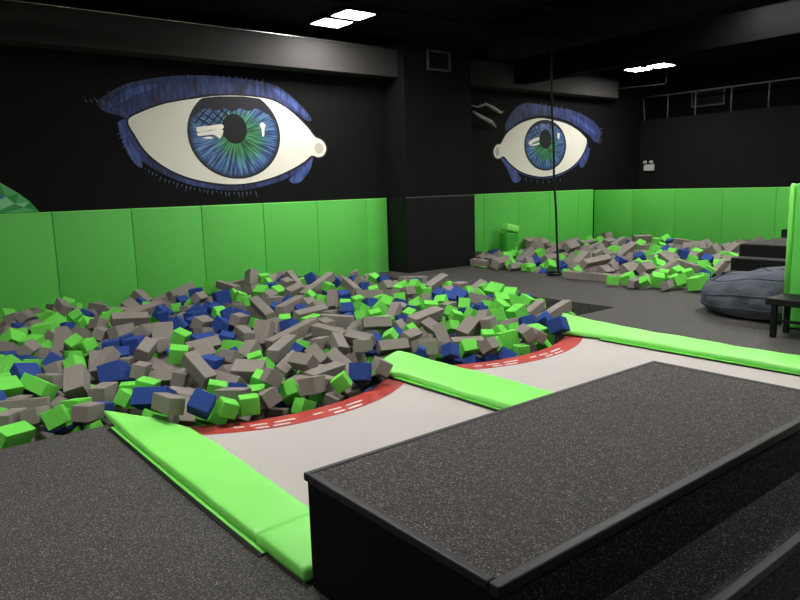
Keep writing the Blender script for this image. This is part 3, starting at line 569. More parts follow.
def vent(label, origin, ax, w, h):
    """grille on a wall; ax 'y' faces -Y, 'x' faces -X"""
    t = thing('air_vent', label, 'air vent', origin, 'wall air vents')
    ox, oy, oz = origin
    def bb(a0, a1, d0, d1, z0, z1):
        return B(ox+a0, ox+a1, oy-d1, oy-d0, oz+z0, oz+z1) if ax == 'y' else B(ox-d1, ox-d0, oy-a1, oy-a0, oz+z0, oz+z1)
    link('backing', bb(0, w, .001, .012, 0, h), M['blackpad'], t)
    bm = bmesh.new()
    for a in ((0, w, .013, .04, 0, .035), (0, w, .013, .04, h-.035, h), (0, .035, .013, .04, .0351, h-.0351), (w-.035, w, .013, .04, .0351, h-.0351)):
        q = bb(*a); me = bpy.data.meshes.new('tmp'); q.to_mesh(me); q.free(); bm.from_mesh(me); bpy.data.meshes.remove(me)
    link('frame', bm, M['paintgrey'], t)
    bm = bmesh.new()
    for i in range(6):
        z = .05+i*(h-.1)/6
        q = bb(.036, w-.036, .014, .03, z, z+.012); me = bpy.data.meshes.new('tmp'); q.to_mesh(me); q.free(); bm.from_mesh(me); bpy.data.meshes.remove(me)
    link('louvre', bm, M['blackpad'], t)
vent('grey-framed black air vent high on the column between the eyes', (8.62, 9.919, 3.70), 'y', .58, .36)
vent('grey-framed air vent high on the far wall behind the rail posts', (BW+.599, 9.42, 3.36), 'x', .86, .40)
# emergency light
t = thing('emergency_wall_lamp', 'small white twin-head emergency light on the far black wall', 'emergency light', (BW-.02, 10.17, 1.85))
link('battery_box', B(BW-.07, BW-.001, 10.04, 10.32, 1.82, 1.98, .012), M['plastic'], t, True)
for y in (10.09, 10.27):
    link('lamp_head', tube(bmesh.new(), [(BW-.035, y, 1.985), (BW-.045, y, 2.01), (BW-.09, y, 2.04), (BW-.12, y, 2.035)], [.02, .03, .05, .045], 12), M['plastic'], t, True)
# crumpled film strips between column and right eye
for i, pts in enumerate(([(10.19, 10.38, 3.19), (10.38, 10.36, 3.17), (10.62, 10.36, 3.24), (10.80, 10.34, 3.17), (11.0, 10.36, 3.10), (11.1, 10.38, 3.09), (11.2, 10.4, 3.12)],
                         [(10.25, 10.38, 3.08), (10.36, 10.36, 3.02), (10.52, 10.34, 2.95), (10.75, 10.35, 2.88), (10.95, 10.40, 2.79)])):
    o = link('hanging_film_strip', tube(bmesh.new(), pts, [.012, .02, .028, .042, .04, .02, .012][:len(pts)] if i == 0 else [.02, .035, .04, .045, .015], 8), M['tape'], smooth=True)
    tag(o, ['upper crumpled pale film strip on the black wall left of the right eye', 'lower crumpled pale film strip on the black wall left of the right eye'][i], 'film strip')

# ------------------------------------------------------------------ foam blocks
# each row: x, y, z (mm), orientation quaternion (thousandths), half sizes (tenths of mm), kind, then for the
# blocks built one by one: look, shape, pose, size, place, row, pit, how many alike there, which of them from the left
ROWS = [
(816,6241,106,721,68,-232,649,721,664,702,0,0,1,0,7,2,0,4,1),
(809,6046,102,629,175,-115,749,840,841,784,0,0,2,0,7,2,0,3,1),
(1013,5961,113,758,-212,207,-581,1960,575,575,0,0,5,3,7,2,0,1,0),
(1136,6107,97,812,-82,0,-577,1300,621,621,2,1,4,1,7,2,0,6,4),
(1252,5749,136,591,-162,592,-524,1300,759,759,2,2,4,1,8,1,0,1,0),
(1385,5790,7,18,-217,106,-970,625,644,550,0,0,1,0,8,1,0,2,0),
(828,5607,68,977,-109,30,-181,1818,575,575,2,1,0,1,7,1,0,1,0),
(849,5817,37,861,-22,93,499,1300,575,575,2,1,4,1,7,2,0,6,1),
(694,5876,70,896,-85,-259,-350,625,639,601,1,0,1,0,7,2,0,4,0),
(652,5508,56,847,455,-24,-274,625,581,568,0,0,1,0,7,1,0,1,0),
(852,5192,-98,842,183,-79,-501,2383,575,575,2,1,0,1,5,0,0,1,0),
(708,5337,67,887,-27,44,459,1300,575,575,2,1,4,1,5,0,0,2,0),
(677,5084,29,924,198,139,297,1300,575,575,0,0,5,3,5,0,0,1,0),
(867,5319,60,847,-156,52,505,1300,575,575,2,1,4,1,5,0,0,2,1),
(960,5137,75,775,-227,1,590,692,734,657,0,0,1,0,5,0,0,1,0),
(1008,5276,19,954,-95,-30,-284,625,594,618,0,0,1,0,2,0,0,3,0),
(1146,5361,55,791,-85,-61,-603,1300,575,575,0,0,5,3,2,0,0,1,0),
(1305,5308,12,221,-98,-20,-970,625,599,535,1,0,1,0,2,0,0,1,0),
(1160,5088,79,901,-11,111,418,1300,575,575,2,1,4,1,2,0,0,2,0),
(1179,5029,-60,652,-109,-291,-691,625,578,543,0,0,1,0,2,0,0,3,1),
(1104,5635,-4,608,-366,299,-638,1300,575,575,2,1,4,1,7,1,0,1,0),
(1557,5812,138,909,-223,-57,-348,928,955,838,1,0,3,0,8,2,0,1,0),
(1396,5566,60,900,-24,36,434,1300,662,662,2,1,4,1,8,1,0,1,0),
(1598,5607,38,980,-16,11,-200,625,656,544,0,0,1,0,8,1,0,2,1),
(1696,5443,70,397,-77,111,-908,746,772,659,0,0,2,0,2,0,0,1,0),
(1518,5381,34,476,242,61,843,649,632,578,0,0,1,0,2,0,0,3,2),
(1613,5051,90,837,-292,103,-452,1498,688,688,1,0,5,3,2,0,0,1,0),
(1842,5010,54,872,61,-10,-486,1638,575,575,2,1,4,1,2,0,0,2,1),
(1691,4708,38,635,94,304,-704,1300,612,612,2,2,4,1,2,0,0,1,0),
(1554,4567,176,735,-102,62,-668,1323,575,575,2,1,4,1,0,0,0,11,0),
(2228,5215,66,749,316,-188,-552,2151,575,575,2,1,0,1,10,1,0,1,0),
(2058,5256,193,760,193,221,-579,1555,575,575,2,2,4,1,9,1,0,1,0),
(2087,4995,58,527,-65,107,-841,753,733,685,0,0,2,0,10,1,0,3,1),
(2193,4853,58,933,-208,131,-264,661,659,621,1,0,1,0,10,1,0,1,0),
(2473,5210,97,926,172,-31,-336,1300,902,682,2,1,4,1,10,1,0,4,3),
(2413,4877,83,393,22,194,-898,752,741,725,0,0,2,0,10,1,0,3,2),
(2311,4757,34,963,61,-24,-261,625,627,617,0,0,1,0,10,1,0,3,1),
(2585,4994,26,639,76,288,710,625,632,535,0,0,1,0,11,1,0,3,0),
(2510,4770,-35,974,108,181,86,625,629,607,1,0,1,0,11,1,0,2,0),
(2083,4684,86,863,-58,-20,-502,1300,575,575,2,1,4,1,10,1,0,4,2),
(2147,4555,-50,678,266,-317,-608,1300,575,575,2,1,4,1,0,0,0,11,1),
(2350,4567,201,540,-246,179,-785,1300,575,575,2,1,4,1,0,0,0,11,3),
(2469,4512,76,897,287,-276,-190,676,659,607,0,0,1,0,0,0,0,5,2),
(1884,4613,17,511,-294,-353,727,854,803,824,0,0,2,0,0,0,0,1,0),
(1737,4433,162,460,-405,32,-790,740,759,699,1,0,2,0,0,0,0,2,0),
(1895,4369,114,627,-95,179,-752,633,599,541,0,0,1,0,0,0,0,5,0),
(2062,4378,98,986,-20,0,-165,673,668,638,0,0,1,0,0,0,0,5,1),
(2242,4438,93,627,18,-250,-737,1300,592,592,2,1,4,1,0,0,0,11,2),
(2345,4447,-71,911,-49,127,389,1300,575,575,2,1,4,1,0,0,0,11,4),
(2622,4627,16,426,211,96,-875,1300,614,614,2,2,4,1,11,1,0,1,0),
(2870,4979,-8,968,-21,-17,248,3068,575,575,2,1,5,1,11,1,0,2,1),
(2889,5015,141,719,250,-232,-605,1300,575,575,2,1,4,1,11,1,0,2,0),
(2983,4832,47,991,58,-1,120,1949,621,621,2,1,0,1,11,1,0,2,1),
(3316,4993,15,570,-266,418,-655,3500,575,575,2,1,5,1,3,0,0,1,0),
(3177,4572,67,121,28,294,948,625,633,559,1,0,1,0,0,0,0,1,0),
(3072,4429,131,898,-66,168,402,792,844,705,1,0,2,0,0,0,0,2,1),
(3289,4438,136,508,-173,175,-825,1300,575,575,2,1,4,1,0,0,0,11,10),
(3038,4548,-43,582,116,-104,-798,1664,575,575,2,1,4,1,0,0,0,11,9),
(2862,4392,96,896,-104,-275,-334,625,585,599,0,0,1,0,0,0,0,5,4),
(2626,4437,113,933,-111,63,336,1300,661,661,2,1,4,1,0,0,0,11,5),
(2795,4432,-57,903,155,167,363,1300,575,575,2,1,4,1,0,0,0,11,8),
(2648,4439,-156,559,37,-107,-821,1300,575,575,2,1,4,1,0,0,0,11,6),
(2497,4364,-20,715,-215,121,-654,625,629,601,0,0,1,0,0,0,0,5,3),
(2836,4603,47,919,59,132,366,1300,575,575,2,1,4,1,0,0,0,11,7),
(1691,8490,131,259,119,475,-833,1044,1118,1020,0,0,3,0,7,3,0,2,1),
(1491,8096,161,835,-45,-15,548,997,1032,914,0,0,3,0,7,3,0,2,0),
(1269,7501,149,881,108,-39,-459,862,868,826,0,0,2,0,7,2,0,3,2),
(1203,7992,162,344,-40,-38,937,854,922,745,0,0,2,0,7,3,0,5,2),
(1129,7677,195,869,-386,188,245,870,816,762,0,0,2,0,7,3,0,5,1),
(1143,8287,180,764,-218,77,-603,1300,575,575,2,1,4,1,7,3,0,7,0),
(1327,8209,154,868,91,74,483,1300,575,575,2,1,4,1,7,3,0,7,4),
(1525,8877,108,848,-260,-77,456,1331,575,575,2,1,4,1,7,3,0,7,5),
(1319,8846,138,813,-223,-110,526,1300,575,575,2,1,4,1,7,3,0,7,2),
(1316,8540,158,991,59,124,1,625,600,568,1,0,1,0,7,3,0,2,0),
(1542,9137,100,901,272,-111,319,625,623,548,1,0,1,0,7,3,0,2,1),
(1712,9239,106,626,-35,-58,776,922,927,838,0,0,2,0,7,3,0,5,3),
(1477,7226,198,432,384,130,-806,1424,575,575,2,2,4,1,7,2,0,1,0),
(1484,7598,162,621,332,-327,-630,1815,575,575,2,1,0,1,7,2,0,1,0),
(1360,7338,117,867,-418,-259,84,625,672,551,0,0,1,0,7,2,0,4,3),
(1575,7068,173,849,62,493,179,779,725,690,0,0,2,0,8,2,0,2,0),
(1647,7280,65,830,-108,-234,-495,903,953,860,0,0,3,0,8,2,0,1,0),
(1473,6807,119,726,-115,5,-678,634,644,570,0,0,1,0,8,2,0,3,0),
(1958,8424,111,854,-313,-262,323,785,823,700,0,0,2,0,8,3,0,1,0),
(1748,7604,168,696,268,-241,-621,1621,575,575,2,1,4,1,8,3,0,5,1),
(1889,7366,191,861,121,146,472,1300,575,575,2,1,4,1,8,2,0,4,0),
(1033,7369,169,741,288,-224,-563,1300,575,575,2,1,4,1,7,2,0,6,0),
(1002,7143,113,608,238,259,-712,657,654,599,1,0,1,0,7,2,0,4,1),
(1166,7121,194,777,-325,-201,500,1300,575,575,2,1,4,1,7,2,0,6,2),
(1107,6887,104,177,-213,-119,-954,741,686,680,1,0,1,0,7,2,0,4,2),
(1298,6647,116,336,-331,128,-872,775,822,682,1,0,2,0,7,2,0,1,0),
(1294,6937,139,731,-281,188,-592,1300,575,575,2,1,4,1,7,2,0,6,3),
(997,6403,89,752,95,333,-561,987,1037,939,1,0,3,0,7,2,0,1,0),
(1121,6713,116,316,53,125,939,625,622,602,0,0,1,0,7,2,0,4,2),
(907,6650,135,383,-261,-299,834,923,915,883,0,0,2,0,7,2,0,3,0),
(923,6924,139,218,-273,112,-930,625,633,571,0,0,1,0,7,2,0,4,0),
(1236,6397,127,823,-180,-5,538,1300,575,575,2,1,4,1,7,2,0,6,5),
(1284,6226,42,899,-341,-254,101,724,709,678,1,0,1,0,7,2,0,4,3),
(1578,6298,85,504,321,230,-768,1510,924,740,2,2,4,1,8,2,0,2,0),
(1734,6910,42,66,-331,223,-915,625,662,561,1,0,1,0,8,2,0,6,1),
(1381,6350,149,834,-329,-155,-416,625,652,574,0,0,1,0,8,2,0,3,1),
(2676,8634,144,788,-570,-172,158,3500,575,575,2,1,5,1,9,3,0,1,0),
(2252,7604,258,973,224,28,-54,1908,575,575,2,1,0,1,8,3,0,2,1),
(1959,7748,224,721,-236,72,-648,1300,575,575,2,1,4,1,8,3,0,5,3),
(1965,7596,116,926,-257,258,99,625,620,537,1,0,1,0,8,2,0,6,2),
(2048,7225,208,948,-154,-17,278,1300,637,637,2,1,4,1,8,2,0,4,2),
(1864,7186,79,804,-384,-182,416,1300,575,575,2,1,4,1,8,2,0,4,1),
(2224,8093,199,663,-161,-191,706,1018,1039,896,0,0,3,0,8,3,0,1,0),
(2266,7158,176,808,405,271,331,1300,689,689,2,1,4,1,9,2,0,3,0),
(2168,6548,160,746,-42,-58,-663,1300,636,636,2,1,4,1,9,2,0,3,2),
(2354,6899,153,516,332,249,-750,1467,1029,611,2,3,4,2,9,2,0,1,0),
(2021,6950,159,608,66,-121,-782,658,639,635,1,0,1,0,8,2,0,6,5),
(2024,6739,152,375,19,-49,-926,854,833,759,1,0,2,0,9,2,0,3,0),
(1815,6792,160,179,-30,26,983,748,705,655,1,0,1,0,8,2,0,6,3),
(1836,6507,126,809,163,-213,522,625,577,574,1,0,1,0,8,2,0,6,4),
(2709,7427,140,795,-357,-119,476,840,829,817,1,0,2,0,9,2,0,3,2),
(2849,8218,129,510,89,-60,-853,656,667,634,1,0,1,0,9,3,0,3,0),
(2453,6666,168,917,208,44,338,700,737,691,0,0,1,0,9,2,0,2,0),
(2167,5984,165,529,7,103,-842,771,784,694,0,0,2,0,9,2,0,2,1),
(2205,6164,127,579,127,-27,-805,625,651,563,1,0,1,0,9,2,0,3,1),
(1571,6124,171,911,-25,-317,262,1422,575,575,2,2,4,1,8,2,0,2,1),
(1784,6257,94,870,-25,69,487,1300,575,575,2,1,4,1,8,2,0,4,3),
(1964,6243,204,866,240,-7,439,1300,575,575,2,1,4,1,9,2,0,3,1),
(2001,6089,47,706,145,-106,-685,3283,575,575,2,1,5,1,9,2,0,1,0),
(1920,5653,57,872,305,-161,-348,1300,575,575,2,1,4,1,9,1,0,3,1),
(1763,5774,137,862,70,118,488,1300,575,575,2,1,4,1,9,1,0,3,0),
(1687,5951,68,891,112,-68,-435,656,686,581,1,0,1,0,9,2,0,3,0),
(1638,6900,187,72,158,-112,-978,625,660,539,0,0,1,0,8,2,0,3,2),
(1991,5418,100,909,78,102,397,1300,578,578,2,1,4,1,9,1,0,3,2),
(2242,5827,124,881,54,108,456,1300,575,575,2,1,4,1,10,2,0,7,1),
(2933,7273,158,921,211,132,300,1300,663,663,2,1,4,1,10,2,0,7,0),
(2764,6861,138,704,-119,16,-700,1300,575,575,2,1,4,1,10,2,0,7,2),
(3030,7736,137,603,-42,18,796,880,914,798,1,0,2,0,9,3,0,4,3),
(3113,7171,117,951,152,243,121,828,789,795,1,0,2,0,10,2,0,3,0),
(2646,6569,124,981,157,52,98,1300,575,575,1,0,5,3,10,2,0,1,0),
(3116,7001,115,618,151,21,771,625,597,557,1,0,1,0,10,2,0,7,1),
(3285,7367,202,777,-215,19,592,734,707,687,1,0,1,0,10,2,0,7,2),
(3271,7557,115,772,75,274,-569,625,662,613,0,0,1,0,10,2,0,2,0),
(3538,7184,78,712,-142,167,-667,625,656,575,0,0,1,0,10,2,0,2,1),
(2523,6322,123,922,-334,-51,187,2112,575,575,2,1,0,1,10,2,0,3,0),
(2410,6071,121,920,-293,-50,257,1300,644,644,2,1,4,1,10,2,0,7,3),
(2863,6497,107,879,157,-2,449,703,754,659,1,0,2,0,10,2,0,3,1),
(2744,6118,104,714,-173,59,-676,766,772,674,0,0,2,0,10,2,0,4,2),
(2635,5910,86,357,56,-207,-909,625,629,600,1,0,1,0,10,2,0,7,3),
(3029,6426,148,635,-11,38,-772,1961,575,575,2,1,0,1,10,2,0,3,1),
(3234,6423,112,311,376,93,-868,1481,917,604,2,2,4,2,10,2,0,1,0),
(3215,6936,207,921,127,113,352,1300,593,593,2,1,4,1,10,2,0,7,4),
(3436,6543,122,383,290,-20,-877,1300,575,575,2,2,4,1,10,2,0,1,0),
(2755,5789,100,928,-5,-240,285,1300,686,686,2,2,4,1,10,1,0,1,0),
(2529,5690,125,656,345,-368,-562,1300,575,575,2,1,4,1,10,1,0,4,1),
(2398,5447,53,851,399,232,250,1300,575,575,2,1,4,1,10,1,0,4,0),
(2325,5654,96,886,5,107,-451,844,822,742,1,0,2,0,10,1,0,1,0),
(2719,5567,91,842,-77,-135,516,625,650,572,0,0,1,0,10,1,0,3,0),
(2680,5343,75,697,-404,140,-575,625,606,605,0,0,1,0,10,1,0,3,2),
(3085,5748,110,928,53,1,369,2953,575,575,2,1,5,1,11,1,0,2,0),
(2871,5286,59,829,-416,-186,326,2574,575,575,2,1,0,1,11,1,0,2,0),
(3993,6706,194,983,155,5,98,2237,575,575,2,1,0,1,11,2,0,4,2),
(3671,6728,152,860,46,-113,496,696,646,614,0,0,1,0,11,2,0,2,0),
(3576,6454,135,245,-101,-191,-945,784,762,755,1,0,2,0,11,2,0,1,0),
(3839,6448,164,974,37,-4,223,1300,575,575,0,0,5,3,11,2,0,1,0),
(3449,6163,128,986,4,-87,139,3500,575,575,2,1,5,1,11,2,0,2,1),
(3872,6185,156,638,37,-43,-768,1300,575,575,2,1,4,1,11,2,0,3,2),
(4070,6276,164,906,-7,31,-422,1828,575,575,2,1,0,1,12,2,0,3,0),
(3745,5918,126,752,44,-9,-657,2438,575,575,2,1,0,1,11,2,0,4,3),
(3982,5815,130,932,-174,-219,230,1300,595,595,2,1,4,1,12,2,0,3,1),
(3350,5782,50,879,40,193,434,811,868,707,0,0,2,0,11,1,0,2,0),
(3633,5629,66,985,-150,30,-80,625,666,541,0,0,1,0,11,1,0,3,2),
(3177,5577,78,933,97,318,140,688,640,643,1,0,1,0,11,1,0,2,1),
(3425,5608,118,943,-56,40,327,1300,575,575,2,1,4,1,11,1,0,2,1),
(3530,5434,119,593,70,223,-771,1300,575,575,2,1,4,1,12,1,0,3,0),
(3749,5391,138,777,178,-103,-595,1487,575,575,2,1,4,1,3,0,0,6,2),
(3600,5253,-1,924,-212,18,317,1300,575,575,2,1,4,1,3,0,0,6,1),
(3215,5301,69,659,-187,442,-579,1300,620,620,2,1,4,1,3,0,0,6,0),
(4204,6593,162,968,-55,34,243,1300,575,575,2,1,4,1,12,2,0,3,0),
(4378,6522,202,880,316,-154,-320,708,703,702,1,0,1,0,12,2,0,6,1),
(4472,6374,117,321,-257,-366,834,708,695,648,0,0,1,0,12,2,0,7,2),
(4092,5716,56,945,42,41,323,1300,575,575,2,1,4,1,12,1,0,3,1),
(4563,6229,153,522,124,-27,-844,701,671,625,0,0,1,0,12,2,0,7,4),
(4769,6154,170,933,44,-267,238,1300,575,575,2,2,4,1,13,2,0,1,0),
(4441,5931,138,989,112,51,84,1300,575,575,0,0,5,3,12,2,0,1,0),
(4162,5668,202,947,-236,73,-204,1496,575,575,2,1,4,1,12,1,0,3,2),
(4457,5687,115,869,392,160,255,1300,575,575,2,1,4,1,13,1,0,5,0),
(4657,5876,135,580,-142,-78,-798,625,639,534,1,0,1,0,13,2,0,4,0),
(4865,5980,153,482,411,388,670,625,590,597,0,0,1,0,13,2,0,11,2),
(4225,5426,93,632,1,-298,716,680,657,640,1,0,1,0,13,1,0,3,0),
(3946,5407,87,105,-123,379,-911,665,647,598,1,0,1,0,12,1,0,1,0),
(4060,5308,133,912,-208,-229,270,625,582,534,0,0,1,0,3,0,0,1,0),
(4468,5493,95,917,-375,-91,105,646,607,610,0,0,1,0,13,1,0,5,0),
(3961,5141,70,904,400,-55,-140,1494,575,575,2,1,4,1,3,0,0,6,4),
(4901,5755,147,981,131,-2,145,2892,639,639,2,1,5,1,13,1,0,1,0),
(4728,5421,100,555,168,-169,-797,1854,575,575,2,1,0,1,13,1,0,2,1),
(4459,5174,42,923,-259,37,282,1300,579,579,2,1,4,1,13,1,0,5,3),
(4550,5077,93,451,431,17,-781,1308,575,575,2,2,4,1,13,1,0,2,0),
(4235,4988,62,829,552,86,-4,1300,575,575,2,1,4,1,13,1,0,5,2),
(4070,4834,30,364,-99,184,-908,625,633,621,1,0,1,0,3,0,0,2,1),
(4112,4677,113,955,-101,77,267,1300,575,575,2,1,4,1,3,0,0,6,5),
(4285,4796,9,914,-241,79,-318,625,644,607,0,0,1,0,13,1,0,5,2),
(4126,4501,106,941,-254,218,45,625,599,612,1,0,1,0,1,0,0,4,0),
(3604,5134,147,944,-52,72,319,1300,575,575,2,1,4,1,3,0,0,6,3),
(4280,5253,101,958,226,44,169,1300,575,575,2,1,4,1,13,1,0,5,1),
(5418,5516,109,788,197,130,569,823,872,810,0,0,2,0,13,1,0,1,0),
(5474,5697,123,4,-115,-111,-987,625,674,586,1,0,1,0,13,1,0,3,2),
(5274,5642,120,179,134,-131,966,625,587,545,0,0,1,0,13,1,0,5,4),
(4902,5323,104,665,-274,-58,-693,625,657,533,0,0,1,0,13,1,0,5,3),
(5686,5655,128,988,-89,97,-78,625,618,593,1,0,1,0,14,1,0,1,0),
(4982,5147,87,954,161,-229,108,1300,763,763,2,2,4,1,13,1,0,2,1),
(4601,4767,49,962,83,-6,-260,1622,616,616,2,1,4,1,13,1,0,5,4),
(5314,5266,101,918,-14,-343,198,1300,635,635,2,2,4,1,14,1,0,1,0),
(5165,5023,144,960,-101,-7,260,1300,575,575,2,1,4,1,14,1,0,3,0),
(5061,4778,77,730,179,369,-547,739,719,695,0,0,1,0,14,1,0,4,1),
(4901,4721,-84,943,-224,15,245,1300,575,575,2,1,4,1,14,1,0,3,1),
(5784,5478,89,348,-98,148,921,784,753,739,0,0,2,0,4,0,0,3,0),
(5957,5328,92,978,-61,-195,-41,906,860,902,0,0,2,0,4,0,0,3,1),
(5498,5092,62,984,-170,-6,43,1794,575,575,2,1,0,1,14,1,0,2,0),
(5374,4891,57,789,-163,170,568,663,623,576,0,0,1,0,14,1,0,4,3),
(4965,4570,62,488,-38,-123,-863,926,920,913,0,0,2,0,1,0,0,1,0),
(4869,4756,82,944,97,-18,-316,625,663,594,0,0,1,0,14,1,0,4,0),
(4735,4544,61,967,-145,-172,115,625,577,546,0,0,1,0,1,0,0,4,1),
(4759,4408,-61,194,268,293,-897,735,771,713,1,0,2,0,1,0,0,2,0),
(4541,4422,106,916,-319,4,243,1300,575,575,2,1,4,1,1,0,0,4,0),
(4406,4557,77,186,45,384,903,720,721,625,0,0,1,0,1,0,0,4,0),
(4379,4468,-66,694,526,-26,490,707,698,645,1,0,1,0,1,0,0,4,2),
(4566,4443,-63,556,416,316,-647,625,622,575,1,0,1,0,1,0,0,4,3),
(4244,4589,-25,537,71,237,-806,625,670,534,1,0,1,0,1,0,0,4,1),
(5147,4493,-10,473,124,-292,-822,1300,575,575,2,1,4,1,1,0,0,4,2),
(7070,6462,62,493,-88,-195,843,869,851,864,0,0,2,0,6,0,0,4,1),
(7220,6320,-3,767,16,-76,-637,740,690,642,1,0,1,0,6,0,0,1,0),
(7019,6117,8,74,-150,195,-966,842,875,824,0,0,2,0,6,0,0,4,2),
(6838,6191,43,67,-523,122,841,696,737,652,0,0,1,0,14,2,0,2,1),
(7220,6071,-39,966,-150,141,155,719,692,646,0,0,1,0,6,0,0,3,1),
(6248,5863,64,968,228,89,58,841,883,784,0,0,2,0,14,2,0,2,0),
(6417,5720,42,980,38,50,191,1490,575,575,2,1,4,1,14,1,0,3,2),
(6658,5685,3,976,-1,-25,216,3500,575,575,2,1,5,1,14,1,0,2,0),
(6822,5485,-25,993,-25,-80,86,3500,618,618,2,1,5,1,14,1,0,2,1),
(5758,5003,68,921,-194,-41,-336,757,749,687,1,0,2,0,4,0,0,1,0),
(5834,4821,100,367,305,-338,811,691,734,661,1,0,1,0,4,0,0,1,0),
(5490,4668,15,992,71,-7,-106,985,953,962,0,0,3,0,14,1,0,1,0),
(5621,4469,126,778,-249,-102,-568,818,868,733,1,0,2,0,1,0,0,2,1),
(7236,5684,-64,833,-227,-289,413,773,761,731,0,0,2,0,6,0,0,4,3),
(7231,5540,-179,13,-169,365,-915,713,666,660,0,0,1,0,6,0,0,3,2),
(5251,4441,85,461,-121,189,-858,1300,575,575,2,1,4,1,1,0,0,4,3),
(5388,4471,-46,470,308,-256,787,625,596,539,0,0,1,0,1,0,0,4,3),
(5083,4443,137,429,-260,419,-757,1300,575,575,2,1,4,1,1,0,0,4,1),
(4941,4372,-11,982,-14,2,-191,625,614,621,0,0,1,0,1,0,0,4,2),
(2153,9978,152,946,186,157,-215,766,811,748,0,0,2,0,8,4,0,1,0),
(2151,9546,164,895,-112,151,404,662,668,614,0,0,1,0,8,3,0,5,2),
(2036,9090,183,711,-88,66,-695,2649,575,575,2,1,5,1,8,3,0,1,0),
(2078,8717,174,864,94,275,411,674,621,663,1,0,1,0,8,3,0,3,1),
(2339,9066,184,802,-118,102,-577,1876,575,575,2,1,0,1,8,3,0,2,0),
(2475,8830,148,949,140,112,260,1552,575,575,2,1,4,1,8,3,0,5,4),
(1922,8001,199,80,-187,321,-925,625,637,536,0,0,1,0,8,3,0,5,3),
(2202,8291,186,81,-47,-286,-954,642,608,585,0,0,1,0,8,3,0,5,4),
(1949,8598,201,684,384,14,-620,625,646,622,0,0,1,0,8,3,0,5,1),
(3087,9835,76,102,195,-104,970,625,674,596,1,0,1,0,9,4,0,1,0),
(2983,9267,100,147,-14,-535,832,625,603,554,0,0,1,0,9,3,0,3,0),
(1368,9635,139,865,-210,-199,-409,879,935,794,0,0,2,0,7,3,0,5,0),
(1419,9301,149,853,-155,-9,499,1300,726,726,2,1,4,1,7,3,0,7,1),
(1683,9688,127,766,154,-181,-597,1300,619,619,2,1,4,1,7,3,0,7,6),
(1964,9832,142,759,-97,19,-644,1300,633,633,2,1,4,1,7,4,0,1,0),
(1910,9090,267,710,-55,238,-661,1300,575,575,2,1,4,1,8,3,0,5,0),
(2187,9045,130,743,120,-204,-626,1300,575,575,2,1,4,1,8,3,0,5,2),
(1819,9476,82,847,-21,338,-411,867,834,803,0,0,2,0,7,3,0,5,4),
(1773,8287,137,793,-179,-14,-582,625,607,593,1,0,1,0,8,3,0,3,0),
(1819,8708,137,333,-292,-152,-883,625,648,575,0,0,1,0,8,3,0,5,0),
(1467,8931,226,790,334,252,448,1300,575,575,2,1,4,1,7,3,0,7,3),
(3721,9951,165,961,-124,-113,220,2423,595,595,2,1,0,1,9,4,0,3,2),
(3742,9426,170,971,-33,-38,-234,913,953,812,1,0,3,0,9,3,0,2,0),
(3469,9341,140,930,-92,-4,357,1300,629,629,2,1,4,1,9,3,0,4,0),
(3407,9065,134,90,21,206,-974,729,750,662,1,0,1,0,9,3,0,3,2),
(3205,8797,114,116,-23,143,983,634,634,560,0,0,1,0,9,3,0,3,1),
(3387,8737,126,822,-184,380,-383,634,646,551,0,0,1,0,9,3,0,3,2),
(3214,8408,133,917,-33,31,397,1300,575,575,2,1,4,1,9,3,0,4,2),
(3475,8652,232,859,-343,-106,364,1300,575,575,2,1,4,1,9,3,0,4,3),
(2897,8413,127,542,248,-17,803,804,866,727,1,0,2,0,9,3,0,4,0),
(2749,7619,130,217,184,49,957,792,824,689,1,0,2,0,9,3,0,4,1),
(2888,7882,138,897,-150,-14,415,1300,575,575,2,1,4,1,9,3,0,4,1),
(3173,7977,124,863,-389,-209,-244,1036,1060,915,1,0,3,0,9,3,0,2,1),
(2920,7518,132,576,32,-82,813,625,645,573,1,0,1,0,9,2,0,3,2),
(3556,8596,59,542,-333,143,-758,914,900,879,1,0,2,0,10,3,0,4,0),
(3744,8561,215,739,-114,22,664,912,977,890,1,0,3,0,10,3,0,1,0),
(4200,9353,224,685,-17,34,-727,3500,575,575,2,1,5,1,10,3,0,1,0),
(3953,8615,217,628,-26,320,-709,625,605,594,0,0,1,0,10,3,0,6,1),
(3935,8379,215,749,-617,239,37,626,618,612,0,0,1,0,10,3,0,6,2),
(3601,7794,162,771,-138,96,-614,1931,575,575,2,1,0,1,10,3,0,5,2),
(3337,7718,158,39,-46,266,-962,696,746,600,0,0,1,0,10,3,0,6,0),
(3459,7454,129,774,480,-26,-413,804,805,707,1,0,2,0,10,2,0,3,2),
(3213,6856,70,904,-172,-8,391,1300,590,590,2,1,4,1,10,2,0,7,5),
(3596,8077,165,723,-237,-174,625,625,672,611,1,0,1,0,10,3,0,3,1),
(3405,8022,157,717,104,544,422,656,646,648,1,0,1,0,10,3,0,3,0),
(3095,7553,137,863,-11,149,483,625,609,549,1,0,1,0,10,2,0,7,0),
(4802,9795,234,814,-135,-522,216,1441,838,838,2,3,4,1,10,4,0,1,0),
(4899,9583,257,629,93,47,-771,726,725,676,0,0,1,0,10,3,0,6,4),
(4773,9207,235,748,130,305,-575,625,598,541,0,0,1,0,10,3,0,6,5),
(4346,8881,218,934,-123,-20,334,1331,624,624,2,1,4,1,10,3,0,2,0),
(4606,8816,222,896,13,-60,-440,746,733,684,1,0,1,0,10,3,0,3,2),
(4332,8555,203,837,-104,494,213,864,889,818,0,0,2,0,10,3,0,2,0),
(4238,8173,213,842,-406,-142,326,1509,575,575,2,1,4,1,10,3,0,2,1),
(4466,8332,223,612,172,-158,756,778,801,665,0,0,2,0,10,3,0,2,1),
(5054,8947,273,747,170,285,-577,1569,575,575,2,2,4,1,11,3,0,1,0),
